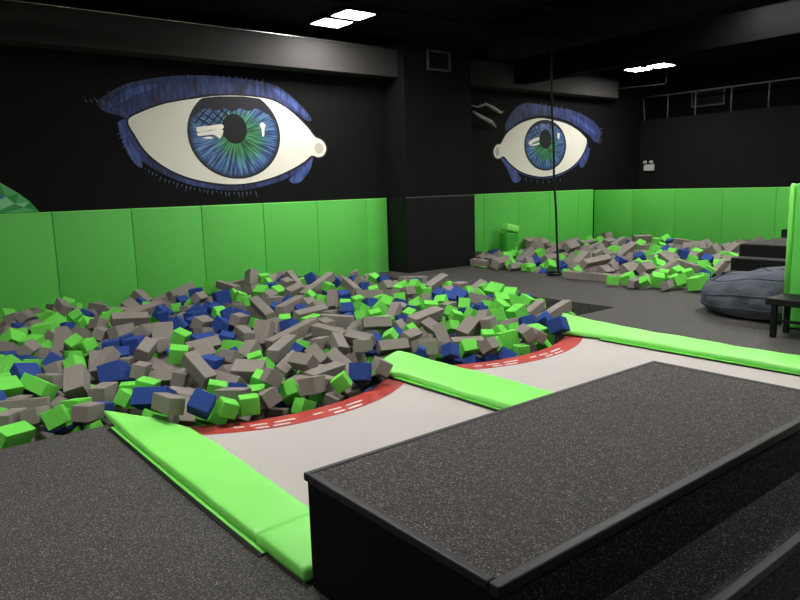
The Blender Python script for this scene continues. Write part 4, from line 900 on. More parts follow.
(4866,8829,262,930,215,82,286,1300,575,575,2,1,4,1,11,3,0,2,0),
(4637,8218,235,940,214,8,266,1671,575,575,2,1,4,1,11,3,0,2,1),
(5390,8991,249,449,577,53,-680,786,747,668,1,0,2,0,11,3,0,2,0),
(5053,8253,247,973,43,-146,172,3500,611,611,2,1,5,1,11,3,0,1,0),
(5082,8032,252,781,22,190,-595,625,615,591,0,0,1,0,11,3,0,2,1),
(5539,8553,241,930,200,305,-33,688,692,593,1,0,1,0,12,3,0,4,0),
(4544,7384,194,783,-25,193,591,718,702,698,0,0,1,0,11,2,0,2,1),
(3728,7372,204,621,139,-52,-770,3500,575,575,2,1,5,1,10,2,0,1,0),
(3877,8057,205,183,-96,52,977,625,597,612,0,0,1,0,10,3,0,6,3),
(3895,7351,185,933,150,46,-323,625,661,606,1,0,1,0,10,2,0,7,5),
(4060,7288,215,664,668,225,250,3500,575,575,2,1,5,1,11,2,0,2,0),
(4297,7265,203,871,-408,-79,261,1300,595,595,2,1,4,1,11,2,0,3,0),
(4026,6979,187,64,-51,-267,960,625,658,544,1,0,1,0,11,2,0,1,0),
(3427,7275,162,945,-177,221,-165,625,648,595,1,0,1,0,10,2,0,7,4),
(3977,7565,244,937,-5,40,348,1300,575,575,2,1,4,1,10,2,0,7,6),
(4630,7229,211,527,29,652,-545,1300,575,575,2,2,4,1,12,2,0,1,0),
(4208,7616,201,893,-182,-289,292,625,647,532,1,0,1,0,11,3,0,1,0),
(4284,7040,194,875,402,148,224,1300,575,575,2,1,4,1,11,2,0,3,1),
(5894,8625,196,184,41,-212,-959,705,734,654,1,0,1,0,12,3,0,4,1),
(5281,7759,257,565,-36,129,-814,3500,575,575,2,1,5,1,12,3,0,2,0),
(5689,7941,219,538,344,-379,-670,3500,575,575,2,1,5,1,12,3,0,2,1),
(5494,7749,233,160,54,141,976,643,626,583,1,0,1,0,12,3,0,4,2),
(6475,8848,146,784,232,173,-549,740,765,712,0,0,2,0,12,3,0,1,0),
(6476,8609,151,615,-90,-197,-758,727,699,646,1,0,1,0,12,3,0,4,3),
(6866,8327,137,985,-2,54,163,3500,575,575,2,1,5,1,13,3,0,2,0),
(6775,8148,128,765,8,24,-643,636,671,544,1,0,1,0,13,3,0,1,0),
(5688,7501,253,932,-270,-21,241,1300,594,594,2,1,4,1,12,2,0,3,2),
(5416,7022,219,966,-36,70,248,1300,575,575,2,1,4,1,13,2,0,6,0),
(5816,7387,196,460,19,-110,881,625,644,554,0,0,1,0,13,2,0,11,0),
(6249,7826,148,932,-148,-226,243,676,652,619,0,0,1,0,13,3,0,1,0),
(6373,7690,160,602,196,319,705,751,743,642,0,0,2,0,13,3,0,1,0),
(5728,7077,210,960,-188,9,205,1300,575,575,2,1,4,1,13,2,0,6,2),
(6205,7360,147,591,-230,115,765,651,604,641,0,0,1,0,13,2,0,11,4),
(5119,7120,231,964,-157,67,-205,1778,575,575,2,1,0,1,12,2,0,3,2),
(5398,7385,224,844,-39,-168,508,625,651,595,0,0,1,0,12,2,0,7,3),
(4880,7339,224,600,145,32,-786,663,699,566,1,0,1,0,12,2,0,6,0),
(4841,6970,205,742,-1,-131,658,639,655,558,0,0,1,0,12,2,0,7,1),
(4620,6933,187,871,70,-58,483,625,648,610,0,0,1,0,12,2,0,7,0),
(4824,6693,189,18,100,188,977,747,742,690,1,0,1,0,12,2,0,6,3),
(5065,6809,207,869,-112,-37,480,625,600,605,0,0,1,0,12,2,0,7,5),
(5015,6617,200,457,14,-365,811,688,689,655,0,0,1,0,12,2,0,7,6),
(4794,6448,172,176,449,25,876,728,780,626,0,0,2,0,12,2,0,4,2),
(4585,6571,168,615,127,199,752,841,854,726,0,0,2,0,12,2,0,4,0),
(5326,6735,196,921,-215,11,-324,711,749,630,0,0,1,0,13,2,0,11,1),
(5144,6495,191,982,-6,147,-118,625,595,533,1,0,1,0,13,2,0,4,1),
(5003,6315,166,801,-527,-97,269,1300,575,575,2,1,4,1,13,2,0,6,1),
(4995,6114,162,397,109,122,903,625,608,611,1,0,1,0,13,2,0,4,2),
(5300,6375,172,931,-126,-199,-278,750,700,735,0,0,2,0,13,2,0,3,0),
(5533,6538,191,969,-137,2,208,1300,575,575,2,1,4,1,13,2,0,6,3),
(5139,6205,189,907,199,-243,-279,625,579,563,0,0,1,0,13,2,0,11,3),
(4277,6360,142,986,5,-144,-81,625,657,540,1,0,1,0,12,2,0,6,2),
(6893,7826,133,960,168,-28,223,3500,584,584,2,1,5,1,13,3,0,2,1),
(6135,6901,132,132,190,206,-951,764,750,677,1,0,2,0,13,2,0,3,1),
(5983,6541,144,912,290,59,-286,802,801,715,1,0,2,0,13,2,0,3,2),
(6208,6612,132,196,145,252,-937,955,1002,828,1,0,3,0,13,2,0,1,0),
(5816,6056,119,927,-300,-225,11,632,609,586,1,0,1,0,13,2,0,4,3),
(6405,7014,143,843,-502,-82,175,1300,575,575,2,1,4,1,13,2,0,6,4),
(6758,7399,131,729,-228,-251,-594,625,600,559,0,0,1,0,13,2,0,11,7),
(6859,7254,132,946,58,75,311,3500,630,630,2,1,5,1,13,2,0,1,0),
(7222,7622,33,149,-263,-132,944,804,844,778,1,0,2,0,6,0,0,1,0),
(6693,6912,115,602,303,379,-634,625,628,588,0,0,1,0,13,2,0,11,10),
(7212,7109,86,979,-140,-127,-77,625,628,543,0,0,1,0,6,0,0,3,0),
(6399,6376,88,697,-94,157,-693,1685,700,700,2,1,4,1,14,2,0,1,0),
(7213,7300,44,958,181,-22,222,3500,587,587,2,1,5,1,6,0,0,1,0),
(6981,6663,99,951,108,-258,131,1018,1084,906,0,0,3,0,6,0,0,1,0),
(6578,6162,81,272,-73,-203,938,882,844,794,0,0,2,0,14,2,0,2,1),
(5644,6314,164,227,258,-12,-939,702,731,646,0,0,1,0,13,2,0,11,6),
(5298,6116,158,949,65,32,-306,855,881,738,0,0,2,0,13,2,0,3,1),
(5679,5940,164,339,383,224,-829,685,688,659,0,0,1,0,13,2,0,11,9),
(5328,5809,141,369,275,117,880,625,666,609,0,0,1,0,13,2,0,11,8),
(5993,5841,111,734,-175,147,-639,695,672,639,0,0,1,0,14,2,0,2,0),
(5797,5804,115,11,-46,328,944,625,657,554,1,0,1,0,14,2,0,1,0),
(6155,7174,142,932,-18,7,-361,640,665,605,0,0,1,0,13,2,0,11,5),
(5523,6053,144,984,4,13,178,1300,575,575,2,1,4,1,13,2,0,6,5),
(10604,10147,131,960,-43,-120,-250,950,990,851,1,0,3,0,15,5,1,1,0),
(11117,10329,144,689,36,-66,-721,793,832,783,0,0,2,0,15,6,1,2,0),
(11345,10299,154,196,243,112,943,798,764,698,0,0,2,0,15,6,1,2,1),
(10143,9371,138,572,-293,-119,-757,929,986,877,0,0,3,0,15,5,1,1,0),
(9599,8742,102,553,-189,295,756,778,791,721,0,0,2,0,15,5,1,4,1),
(10650,9681,146,961,-237,138,20,750,721,744,0,0,2,0,15,5,1,4,2),
(10695,9482,140,597,11,-73,-799,748,715,732,0,0,1,0,15,5,1,2,1),
(10488,9218,129,956,-203,-183,105,3500,779,779,2,1,5,1,16,5,1,1,0),
(10310,8794,99,947,-280,-91,-128,810,813,773,1,0,2,0,16,5,1,3,0),
(11023,9276,148,795,-114,-103,586,950,995,814,0,0,3,0,16,6,1,1,0),
(11933,10281,287,981,185,-9,55,1929,888,730,2,1,0,1,16,6,1,6,0),
(11494,9912,253,465,-83,159,-867,2399,741,741,2,1,0,1,16,6,1,6,1),
(12041,10036,255,966,253,-4,52,1951,874,669,2,1,0,1,16,6,1,6,2),
(10192,10066,140,572,-141,180,-788,3115,575,575,2,1,5,1,15,5,1,1,0),
(9559,9539,87,684,52,-41,-726,2180,575,575,2,1,0,1,15,5,1,3,0),
(9465,8929,118,968,225,14,109,1468,819,819,2,1,4,1,15,5,1,2,0),
(9660,9284,146,599,120,-121,-783,2199,575,575,2,1,0,1,15,5,1,3,2),
(9505,8544,83,851,508,-67,-114,1300,575,575,2,1,4,1,15,5,1,2,1),
(9569,8341,82,57,-31,58,996,760,714,648,0,0,2,0,15,5,1,4,3),
(9521,8182,89,762,-103,-182,613,625,654,535,0,0,1,0,16,5,1,2,0),
(11513,9345,189,977,-171,-80,97,3500,575,575,2,1,5,1,16,6,1,1,0),
(10652,8672,112,966,257,-22,-11,1608,767,767,2,1,4,1,16,5,1,1,0),
(10070,8207,69,803,306,-221,460,876,806,848,0,0,2,0,16,5,1,3,1),
(10274,8143,64,666,204,-145,-703,686,726,605,1,0,1,0,16,5,1,2,1),
(9932,7779,54,951,-120,-77,274,756,756,717,1,0,2,0,16,5,1,3,2),
(11340,8537,123,541,-115,286,-783,849,841,736,0,0,2,0,17,6,1,2,0),
(10589,8225,80,586,84,-190,-783,1300,1029,571,2,1,4,2,16,5,1,1,0),
(12089,9285,229,916,384,24,112,2501,957,698,2,1,0,1,16,6,1,6,5),
(10650,7962,145,975,76,-82,193,3500,744,744,2,1,5,1,17,5,1,3,0),
(11157,8163,110,830,10,-476,289,2617,771,771,2,3,5,1,17,6,1,1,0),
(11606,8312,143,984,55,-13,172,2787,697,697,2,1,5,1,17,6,1,2,0),
(13372,9465,242,879,10,377,-291,855,886,833,0,0,2,0,17,7,1,3,1),
(13153,9072,237,982,177,-11,64,1824,779,779,2,1,0,1,17,7,1,5,4),
(12355,8792,175,917,-182,-123,334,791,835,765,1,0,2,0,17,6,1,1,0),
(12074,8429,140,456,155,-103,-871,3500,720,720,2,1,5,1,17,6,1,2,1),
(12242,8268,161,123,-273,137,-944,882,882,879,0,0,2,0,17,6,1,2,1),
(10883,7350,111,853,-404,257,207,689,726,645,1,0,1,0,17,6,1,1,0),
(10586,7295,102,892,441,-63,-74,1448,1076,555,2,1,4,2,17,5,1,2,1),
(9690,7331,66,681,428,205,-557,730,726,715,0,0,1,0,17,5,1,2,0),
(9660,7524,39,883,-63,117,451,640,625,569,0,0,1,0,16,5,1,2,1),
(9492,6781,300,951,309,-15,16,3500,575,575,2,1,5,1,17,5,1,3,1),
(13213,8878,227,989,-33,-75,125,3500,665,665,2,1,5,1,17,7,1,1,0),
(14187,8894,267,974,97,-22,-203,2231,701,701,2,1,0,1,18,7,1,3,1),
(13390,8431,201,683,324,-46,-653,827,812,825,0,0,2,0,18,7,1,5,0),
(13009,8065,184,999,-13,-19,45,1750,745,745,2,1,0,1,18,7,1,3,2),
(12079,7951,194,974,168,-137,67,3500,706,706,2,1,5,1,18,6,1,1,0),
(11660,7348,129,893,-117,-182,395,950,896,842,1,0,2,0,18,6,1,2,1),
(11080,7392,96,780,57,-595,-183,895,931,826,1,0,2,0,18,6,1,2,0),
(14132,8509,208,394,50,83,-914,862,843,854,0,0,2,0,18,7,1,5,2),
(12988,7861,169,823,152,256,484,794,820,775,0,0,2,0,18,7,1,5,1),
(13345,7903,188,907,150,82,-385,811,846,723,0,0,2,0,18,7,1,5,3),
(14278,8348,248,658,521,33,542,862,838,833,0,0,2,0,18,7,1,5,4),
(11953,7336,147,973,-168,84,136,839,905,820,0,0,2,0,18,6,1,2,0),
(12159,7221,155,809,-154,-229,518,739,783,671,0,0,2,0,18,6,1,2,1),
(11414,6886,143,93,144,-398,-901,698,720,644,0,0,1,0,18,6,1,2,1),
(14130,8191,211,978,36,-136,153,732,674,702,1,0,1,0,18,7,1,2,1),
(12620,7367,180,686,-13,-330,648,872,905,806,1,0,2,0,18,7,1,1,0),
(12457,7162,173,616,-113,-226,747,751,798,671,0,0,2,0,19,7,1,3,0),
(12501,6934,171,933,-134,-13,334,950,884,862,1,0,2,0,19,7,1,1,0),
(10744,6651,139,973,174,-26,-147,1300,575,575,0,0,5,3,18,6,1,1,0),
(10690,6371,137,879,287,108,-364,931,1005,795,0,0,3,0,18,5,1,1,0),
(10203,6720,68,987,-151,-63,2,3500,575,575,2,1,5,1,17,5,1,3,2),
(10017,6498,137,946,324,-11,23,1829,917,699,2,1,0,1,18,5,1,1,0),
(10263,6028,118,984,-96,-141,-41,3500,666,666,2,1,5,1,18,5,1,1,0),
(9599,6688,117,957,290,24,10,1300,818,818,2,1,4,1,17,5,1,2,0),
(9880,6740,167,984,-158,-22,76,1300,669,669,2,1,4,1,17,5,1,2,1),
(9139,5953,124,973,-151,-164,54,818,851,737,0,0,2,0,18,5,1,3,0),
(9238,5526,129,940,120,-130,293,885,847,880,0,0,2,0,18,5,1,3,1),
(9374,5256,130,334,-102,194,917,885,954,761,0,0,3,0,19,5,1,2,0),
(10049,6219,168,938,344,-28,-29,1300,826,826,2,1,4,1,18,5,1,3,1),
(9031,5600,125,892,-155,-369,208,641,666,566,0,0,1,0,18,5,1,2,0),
(8969,6106,98,979,-5,66,-195,653,675,636,0,0,1,0,17,5,1,2,1),
(9012,5758,84,996,65,6,61,1300,575,575,2,1,4,1,18,5,1,3,0),
(13645,7452,262,696,38,32,-716,3500,575,575,2,1,5,1,19,7,1,1,0),
(12888,6984,204,976,-214,-13,-29,1719,715,715,2,1,0,1,19,7,1,3,1),
(12322,6827,178,389,0,73,-918,843,878,784,1,0,2,0,19,6,1,2,0),
(10780,5921,170,475,-2,62,-878,3500,575,575,2,1,5,1,19,6,1,1,0),
(11442,6174,169,856,-123,-35,-501,681,697,594,0,0,1,0,19,6,1,2,1),
(11645,6028,178,639,347,-90,-681,784,819,765,1,0,2,0,19,6,1,2,1),
(12767,6494,226,990,-133,-15,-46,1612,798,798,2,1,4,1,19,7,1,2,0),
(13104,6424,236,947,320,-23,-7,1656,813,813,2,1,4,1,19,7,1,2,1),
(12448,6151,204,989,37,45,137,625,600,548,0,0,1,0,19,7,1,1,0),
(11016,5749,151,652,129,224,713,837,830,728,0,0,2,0,19,6,1,3,0),
(10632,5456,132,941,259,54,210,717,742,641,0,0,1,0,19,5,1,2,1),
(10191,5573,115,893,-15,-159,-420,783,814,689,0,0,2,0,19,5,1,3,2),
(9307,4946,127,107,-77,101,986,950,991,907,0,0,3,0,19,5,1,2,1),
(10894,5432,141,932,-51,-338,-122,1509,595,595,2,2,4,1,19,6,1,1,0),
(11724,5746,189,949,-313,-9,-26,1442,575,575,2,1,4,1,19,6,1,1,0),
(10258,5781,128,769,9,-233,596,706,747,695,0,0,1,0,19,5,1,2,0),
(9974,5853,114,787,133,-43,-601,693,670,614,0,0,1,0,18,5,1,2,1),
(9125,5296,85,966,-234,-18,106,1300,575,575,2,1,4,1,18,5,1,3,2),
(6734,6566,8,681,-101,43,723,792,792,752,1,0,2,0,14,2,0,1,0),
(5940,8951,58,819,224,78,523,746,746,709,0,0,1,0,12,3,0,1,0),
(4456,7825,87,919,-247,-40,303,1500,1200,650,2,1,4,2,11,3,0,2,0),
(6601,8373,-12,685,13,-251,684,1700,750,750,2,1,0,1,13,3,0,1,0),
(6557,9851,5,315,-176,194,-912,2100,900,800,2,1,0,1,12,4,0,1,0),
(4198,9959,134,480,227,101,841,898,898,853,0,0,2,0,10,4,0,1,0),
(5447,9286,160,832,-76,-38,548,808,808,768,0,0,2,0,11,3,0,1,0),
(5000,8482,155,998,50,34,8,2100,900,800,2,1,0,1,11,3,0,2,1),
(6056,5589,-76,44,-80,183,979,651,651,619,0,0,1,0,14,1,0,4,2),
(5541,10023,163,814,-347,84,-459,1500,1200,650,2,1,4,2,11,4,0,1,0),
(2490,10080,-9,924,-246,-241,166,1500,1200,650,2,1,4,2,8,4,0,1,0),
(6656,9542,4,929,-192,131,-289,1500,1200,650,2,1,4,2,12,3,0,1,0),
(5767,9319,129,976,-83,193,66,1500,1200,650,2,1,4,2,11,3,0,2,1),
(1103,9483,27,936,330,-35,-115,2500,800,700,2,1,0,1,7,3,0,1,0),
(4133,9037,41,846,-247,69,-468,2100,900,800,2,1,0,1,10,3,0,5,1),
(3204,6074,-61,617,111,-9,-779,723,723,687,1,0,1,0,10,2,0,7,6),
(3272,9579,-46,436,-234,-114,862,739,739,703,1,0,1,0,9,3,0,3,1),
(5268,9620,175,842,329,237,357,792,792,753,1,0,2,0,10,3,0,4,3),
(5784,6774,74,689,209,-18,-694,854,854,811,1,0,2,0,13,2,0,3,0),
(4924,7718,86,280,-146,-11,949,2500,800,700,2,1,0,1,12,3,0,1,0),
(2512,7239,4,557,219,-9,-801,771,771,732,1,0,2,0,9,2,0,3,1),
(6800,9775,13,438,698,195,-532,1700,750,750,2,3,0,1,12,4,0,1,0),
(5336,8579,104,547,237,388,703,841,841,799,1,0,2,0,11,3,0,2,1),
(3381,9875,-24,153,-95,-168,-969,2100,900,800,2,1,0,1,9,4,0,3,0),
(3560,10269,3,969,-2,-137,205,1700,750,750,2,1,0,1,9,4,0,3,1),
(1959,10273,-4,917,-47,204,341,856,856,813,0,0,2,0,7,4,0,1,0),
(7319,9998,-166,681,343,198,-616,2500,800,700,2,2,0,1,12,4,0,1,0),
(3698,9169,64,52,-9,-40,-998,2100,900,800,2,1,0,1,10,3,0,5,0),
(6367,5226,-176,986,43,102,-121,875,875,831,0,0,2,0,4,0,0,3,2),
(4740,7977,166,277,271,-301,-871,662,662,629,0,0,1,0,11,3,0,2,0),
(6947,6936,11,612,-13,371,-698,761,761,723,0,0,2,0,6,0,0,4,0),
(5090,5440,-73,646,-392,74,651,673,673,640,1,0,1,0,13,1,0,3,1),
(5186,9970,146,891,39,-159,424,1500,1200,650,2,1,4,2,10,4,0,1,0),
(4681,10135,114,212,-97,-2,972,1700,750,750,2,1,0,1,10,4,0,1,0),
(2919,9535,-4,810,301,201,-461,2100,900,800,2,2,0,1,8,3,0,1,0),
(4177,7938,99,298,90,-170,-935,2100,900,800,2,1,0,1,11,3,0,2,0),
(2775,8880,-16,915,-400,-22,51,851,851,809,0,0,2,0,9,3,0,2,0),
(3260,10183,24,412,316,-121,846,2100,900,800,2,2,0,1,9,4,0,1,0),
(3342,4996,-162,917,263,-271,-128,2500,800,700,2,2,0,1,3,0,0,1,0),
(7168,5332,-212,974,-6,198,-113,2100,900,800,2,1,0,1,6,0,0,1,0),
(3052,8958,-34,145,-72,-33,-986,892,892,847,0,0,2,0,9,3,0,2,1),
(3675,8263,51,6,-44,265,963,2500,800,700,2,1,0,1,10,3,0,5,3),
(5585,6322,-102,971,-38,2,236,826,826,784,0,0,2,0,13,2,0,3,2),
(4286,8427,-139,284,141,-7,948,2500,800,700,2,1,0,1,10,3,0,5,4),
(3386,6420,-219,975,-92,195,-54,2500,800,700,2,1,0,1,10,2,0,3,2),
(4932,6780,-114,865,51,35,-498,884,884,840,0,0,2,0,12,2,0,4,3),
(3389,6096,-270,776,137,80,611,2100,900,800,2,1,0,1,11,2,0,4,0),
(5460,4690,-213,831,202,91,-510,2100,900,800,2,1,0,1,14,1,0,2,1),
(6640,8020,-225,797,-203,227,-522,1500,1200,650,2,1,4,2,13,3,0,1,0),
(2169,5895,-205,937,-127,-319,-69,2500,800,700,2,2,0,1,9,2,0,2,1),
(1365,6825,-250,629,-229,-293,-683,1500,1200,650,2,2,4,2,7,2,0,1,0),
(1577,6169,-227,734,-295,-354,-500,794,794,754,0,0,2,0,8,2,0,2,1),
(3977,6798,-113,870,39,-185,-456,1500,1200,650,2,1,4,2,11,2,0,1,0),
(3769,5395,-291,958,-48,162,-231,1700,750,750,2,1,0,1,3,0,0,1,0),
(4815,5282,-238,47,57,288,-955,807,807,767,1,0,2,0,13,1,0,1,0),
(6371,5208,-408,935,-243,-186,180,2500,800,700,2,1,0,1,4,0,0,1,0),
(4717,6217,-165,971,162,102,-140,709,709,674,1,0,1,0,12,2,0,6,5),
(4215,5832,-195,624,9,-34,781,682,682,648,1,0,1,0,12,2,0,6,4),
(2222,6483,-134,100,153,226,957,1700,750,750,2,1,0,1,9,2,0,1,0),
(6691,8413,-250,278,-324,61,902,2500,800,700,2,2,0,1,13,3,0,1,0),
(5040,5040,-286,971,-87,215,-61,1500,1200,650,2,2,4,2,14,1,0,1,0),
(1654,7505,-146,974,-219,54,31,1500,1200,650,2,1,4,2,8,2,0,1,0),
(2465,6260,-217,619,94,-103,773,865,865,822,0,0,2,0,10,2,0,4,0),
(2358,4696,-297,964,122,-214,96,2100,900,800,2,2,0,1,10,1,0,1,0),
(1979,5018,-205,957,268,-61,-97,877,877,833,0,0,2,0,10,1,0,3,0),
(1558,5620,-238,443,284,178,832,2500,800,700,2,1,0,1,8,1,0,1,0),
(2619,7071,-202,997,-42,-61,-35,707,707,671,0,0,1,0,9,2,0,2,1),
(2314,7287,-111,415,-19,93,-905,880,880,836,0,0,2,0,9,2,0,2,0),
(3374,5766,-198,243,142,-238,-930,718,718,682,0,0,1,0,11,1,0,3,1),
(4508,6788,-154,511,118,-114,844,2100,900,800,2,1,0,1,12,2,0,3,1),
(3784,6232,-130,836,-146,-253,-465,840,840,798,0,0,2,0,11,2,0,1,0),
(2330,6754,-159,522,244,60,-815,1700,750,750,2,2,0,1,9,2,0,2,0),
(4623,5526,-228,699,-121,-66,-702,2500,800,700,2,1,0,1,13,1,0,2,0),
(4775,5834,-222,886,128,84,-437,1700,750,750,2,1,0,1,13,2,0,1,0),
(4009,8098,-167,944,-25,-324,49,854,854,811,1,0,2,0,10,3,0,4,2),
(1789,4844,-265,299,-90,261,913,1500,1200,650,2,1,4,2,2,0,0,1,0),
(2236,8046,-131,839,-71,97,-531,704,704,668,1,0,1,0,8,3,0,3,2),
(3159,5289,-240,799,19,-112,-591,883,883,839,0,0,2,0,11,1,0,2,1),
(3720,6780,-153,416,-63,-136,897,1700,750,750,2,1,0,1,11,2,0,4,1),
(4661,6488,-96,839,-303,164,-422,897,897,852,0,0,2,0,12,2,0,4,1),
(3273,8324,-193,975,86,24,-206,899,899,854,1,0,2,0,9,3,0,4,2),
(3452,7531,-157,958,105,-129,-233,880,880,836,0,0,2,0,10,2,0,4,3),
(5388,5728,-181,706,220,-287,609,2100,900,800,2,2,0,1,13,1,0,2,0),
(3006,7144,-221,286,214,-30,-933,760,760,722,0,0,2,0,10,2,0,4,1),
(4005,5214,-153,802,-13,-210,559,1500,1200,650,2,1,4,2,3,0,0,1,0),
(1212,6420,-240,879,176,278,-346,2100,900,800,2,2,0,1,7,2,0,1,0),
(3941,8429,-137,586,21,128,800,881,881,837,1,0,2,0,10,3,0,4,1),
(1169,5914,-197,973,-159,149,-78,697,697,662,1,0,1,0,8,2,0,6,0),
(2642,4956,-324,715,-180,316,-597,1500,1200,650,2,1,4,2,10,1,0,2,1),
(2962,4686,-235,915,-34,-110,-387,2500,800,700,2,1,0,1,12,1,0,1,0),
(3469,4893,-323,727,-137,156,655,824,824,783,0,0,2,0,3,0,0,1,0),
(3993,5667,-243,850,67,-158,-497,826,826,785,0,0,2,0,12,1,0,1,0),
(4403,4678,-287,312,494,-230,-778,2100,900,800,2,2,0,1,13,1,0,2,1),
(4009,6043,-157,857,-379,-21,348,1500,1200,650,2,1,4,2,12,2,0,1,0),
(3641,5134,-343,801,-7,-160,-576,735,735,698,1,0,1,0,3,0,0,2,0),
(2320,4975,-230,879,50,58,-470,1500,1200,650,2,1,4,2,10,1,0,2,0),
(1029,5673,-252,684,146,69,712,682,682,648,1,0,1,0,7,1,0,1,0),
(4455,5287,-235,727,-98,-286,-616,688,688,653,0,0,1,0,13,1,0,5,1),
(5065,6058,-141,2,233,231,-944,2500,800,700,2,2,0,1,13,2,0,1,0),
(9879,9171,68,891,192,-229,342,1700,750,750,2,2,0,1,15,5,1,2,1),
(13875,9709,283,817,-70,99,564,2100,900,800,2,1,0,1,17,7,1,5,3),
(10062,8654,-34,526,327,277,-735,2500,800,700,2,3,0,1,16,5,1,1,0),
(13029,9565,123,38,-140,261,-954,675,675,642,0,0,1,0,17,7,1,2,0),
(12040,9662,141,746,105,60,-655,2100,900,800,2,1,0,1,16,6,1,6,3),
(13277,7337,142,775,488,-151,-372,2500,800,700,2,1,0,1,19,7,1,3,0),
(13825,7118,151,500,307,50,-809,2100,900,800,2,2,0,1,19,7,1,5,0),
(11894,6436,135,860,148,194,447,679,679,645,0,0,1,0,19,6,1,2,0),
(11847,6736,94,965,7,104,240,1700,750,750,2,1,0,1,19,6,1,2,0),
(12380,7679,81,861,64,-127,489,1700,750,750,2,1,0,1,18,6,1,2,0),
(12902,9332,119,949,-251,-77,-172,2500,800,700,2,1,0,1,17,7,1,5,1),
(10121,8980,25,348,-351,466,-734,717,717,681,1,0,1,0,15,5,1,1,0),
(11984,8807,142,18,-164,51,985,1500,1200,650,2,1,4,2,17,6,1,2,1),
(9989,7506,93,780,-81,177,-595,1500,1200,650,2,1,4,2,17,5,1,2,0),
(11331,6524,137,593,237,55,-767,2500,800,700,2,2,0,1,18,6,1,3,2),
(9919,10002,91,675,-272,-78,682,2500,800,700,2,1,0,1,15,5,1,3,1),
(12832,6249,172,880,36,-386,-275,2500,800,700,2,2,0,1,19,7,1,5,2),
(13190,7102,217,459,-193,-297,815,2100,900,800,2,1,0,1,19,7,1,3,2),
(11700,7750,22,156,263,180,935,2100,900,800,2,2,0,1,18,6,1,3,0),
(13509,9751,172,334,-121,-84,931,2500,800,700,2,1,0,1,17,7,1,5,0),
(11726,9846,201,381,485,44,-786,2100,900,800,2,3,0,1,16,6,1,2,0),
(9882,5609,38,875,-101,-153,448,830,830,789,0,0,2,0,19,5,1,3,0),
(11065,9626,100,860,-208,231,-404,1700,750,750,2,1,0,1,15,6,1,1,0),
(12332,9781,168,796,-191,26,573,2100,900,800,2,1,0,1,16,6,1,6,4),
(13982,9108,162,953,241,154,98,668,668,635,1,0,1,0,18,7,1,2,0),
(11200,8850,76,955,30,-132,-265,1500,1200,650,2,1,4,2,16,6,1,2,1),
(13628,10094,132,126,32,3,-991,753,753,715,0,0,2,0,17,7,1,3,0),
(10971,8674,72,261,-329,282,863,862,862,819,0,0,2,0,16,6,1,1,0),
(12767,8699,127,933,-27,-262,-245,1700,750,750,2,2,0,1,17,7,1,1,0),
(12840,8370,84,921,209,54,-325,2500,800,700,2,1,0,1,18,7,1,3,0),
(9780,8448,-59,92,-6,200,975,2100,900,800,2,1,0,1,16,5,1,1,0),
(12537,8600,131,774,-269,-152,552,759,759,721,0,0,2,0,17,7,1,3,2),
(11791,7105,82,234,-142,-165,-948,2100,900,800,2,1,0,1,18,6,1,2,1),
(10493,6228,84,472,-45,77,877,864,864,821,0,0,2,0,18,5,1,3,2),
(12386,5941,150,240,64,-169,954,886,886,841,0,0,2,0,19,6,1,3,2),
(9872,9445,-25,314,3,-444,-839,1500,1200,650,2,1,4,2,15,5,1,2,0),
(11380,5674,120,889,67,-376,253,877,877,833,0,0,2,0,19,6,1,3,1),
(13237,7696,67,4,-246,-73,966,2500,800,700,2,2,0,1,18,7,1,1,0),
(12651,9061,140,34,52,162,-985,2500,800,700,2,1,0,1,17,7,1,5,2),
(13192,10125,162,390,-227,-185,873,2100,900,800,2,1,0,1,16,7,1,1,0),
(9826,7132,-15,593,165,-453,-644,1700,750,750,2,1,0,1,17,5,1,2,1),
(13383,6212,202,24,260,-407,875,2100,900,800,2,2,0,1,19,7,1,5,3),
(10283,8463,-14,195,-202,-52,958,895,895,850,0,0,2,0,16,5,1,3,0),
(9780,8115,-30,686,278,-126,-660,659,659,626,1,0,1,0,16,5,1,2,0),
(12169,6573,120,166,170,12,-971,1700,750,750,2,1,0,1,19,6,1,2,1),
(10537,8946,60,945,97,72,-303,831,831,789,1,0,2,0,16,5,1,3,1),
(12992,9835,164,195,-225,-283,912,686,686,652,1,0,1,0,17,7,1,1,0),
(14037,9512,178,870,-27,-28,-491,840,840,798,1,0,2,0,17,7,1,1,0),
(12538,10066,149,942,-94,269,177,714,714,678,0,0,1,0,16,7,1,1,0),
(12212,9077,87,972,-167,148,66,1500,1200,650,2,1,4,2,17,6,1,2,0),
(10265,7384,0,737,-366,-215,-527,1500,1200,650,2,2,4,2,17,5,1,1,0),
(14214,6663,241,592,-150,-17,-792,1500,1200,650,2,1,4,2,19,7,1,1,0),
(10399,9973,49,452,-180,236,841,2100,900,800,2,2,0,1,15,5,1,2,0),
(11347,7200,66,666,-1,-386,-638,692,692,658,0,0,1,0,18,6,1,2,0),
(11111,8442,40,440,487,-69,751,1700,750,750,2,3,0,1,16,6,1,2,1),
(12698,8119,71,297,-128,258,-910,1500,1200,650,2,1,4,2,18,7,1,2,1),
(13821,6216,303,784,-174,-153,-577,1700,750,750,2,2,0,1,19,7,1,5,4),
(11803,9444,43,20,-103,193,-976,771,771,733,1,0,2,0,16,6,1,1,0),
(9852,8857,14,34,-4,-127,991,1500,1200,650,2,1,4,2,15,5,1,2,1),
(14203,9287,176,396,162,98,899,1500,1200,650,2,1,4,2,18,7,1,2,0),
(12663,6764,169,676,201,-11,-709,815,815,774,0,0,2,0,19,7,1,3,2),
(12093,6975,125,915,235,78,-320,1500,1200,650,2,1,4,2,18,6,1,1,0),
(9750,6008,-23,507,133,362,-771,1700,750,750,2,2,0,1,18,5,1,1,0),
(13911,10132,216,765,131,435,-457,741,741,704,0,0,1,0,17,7,1,2,1),
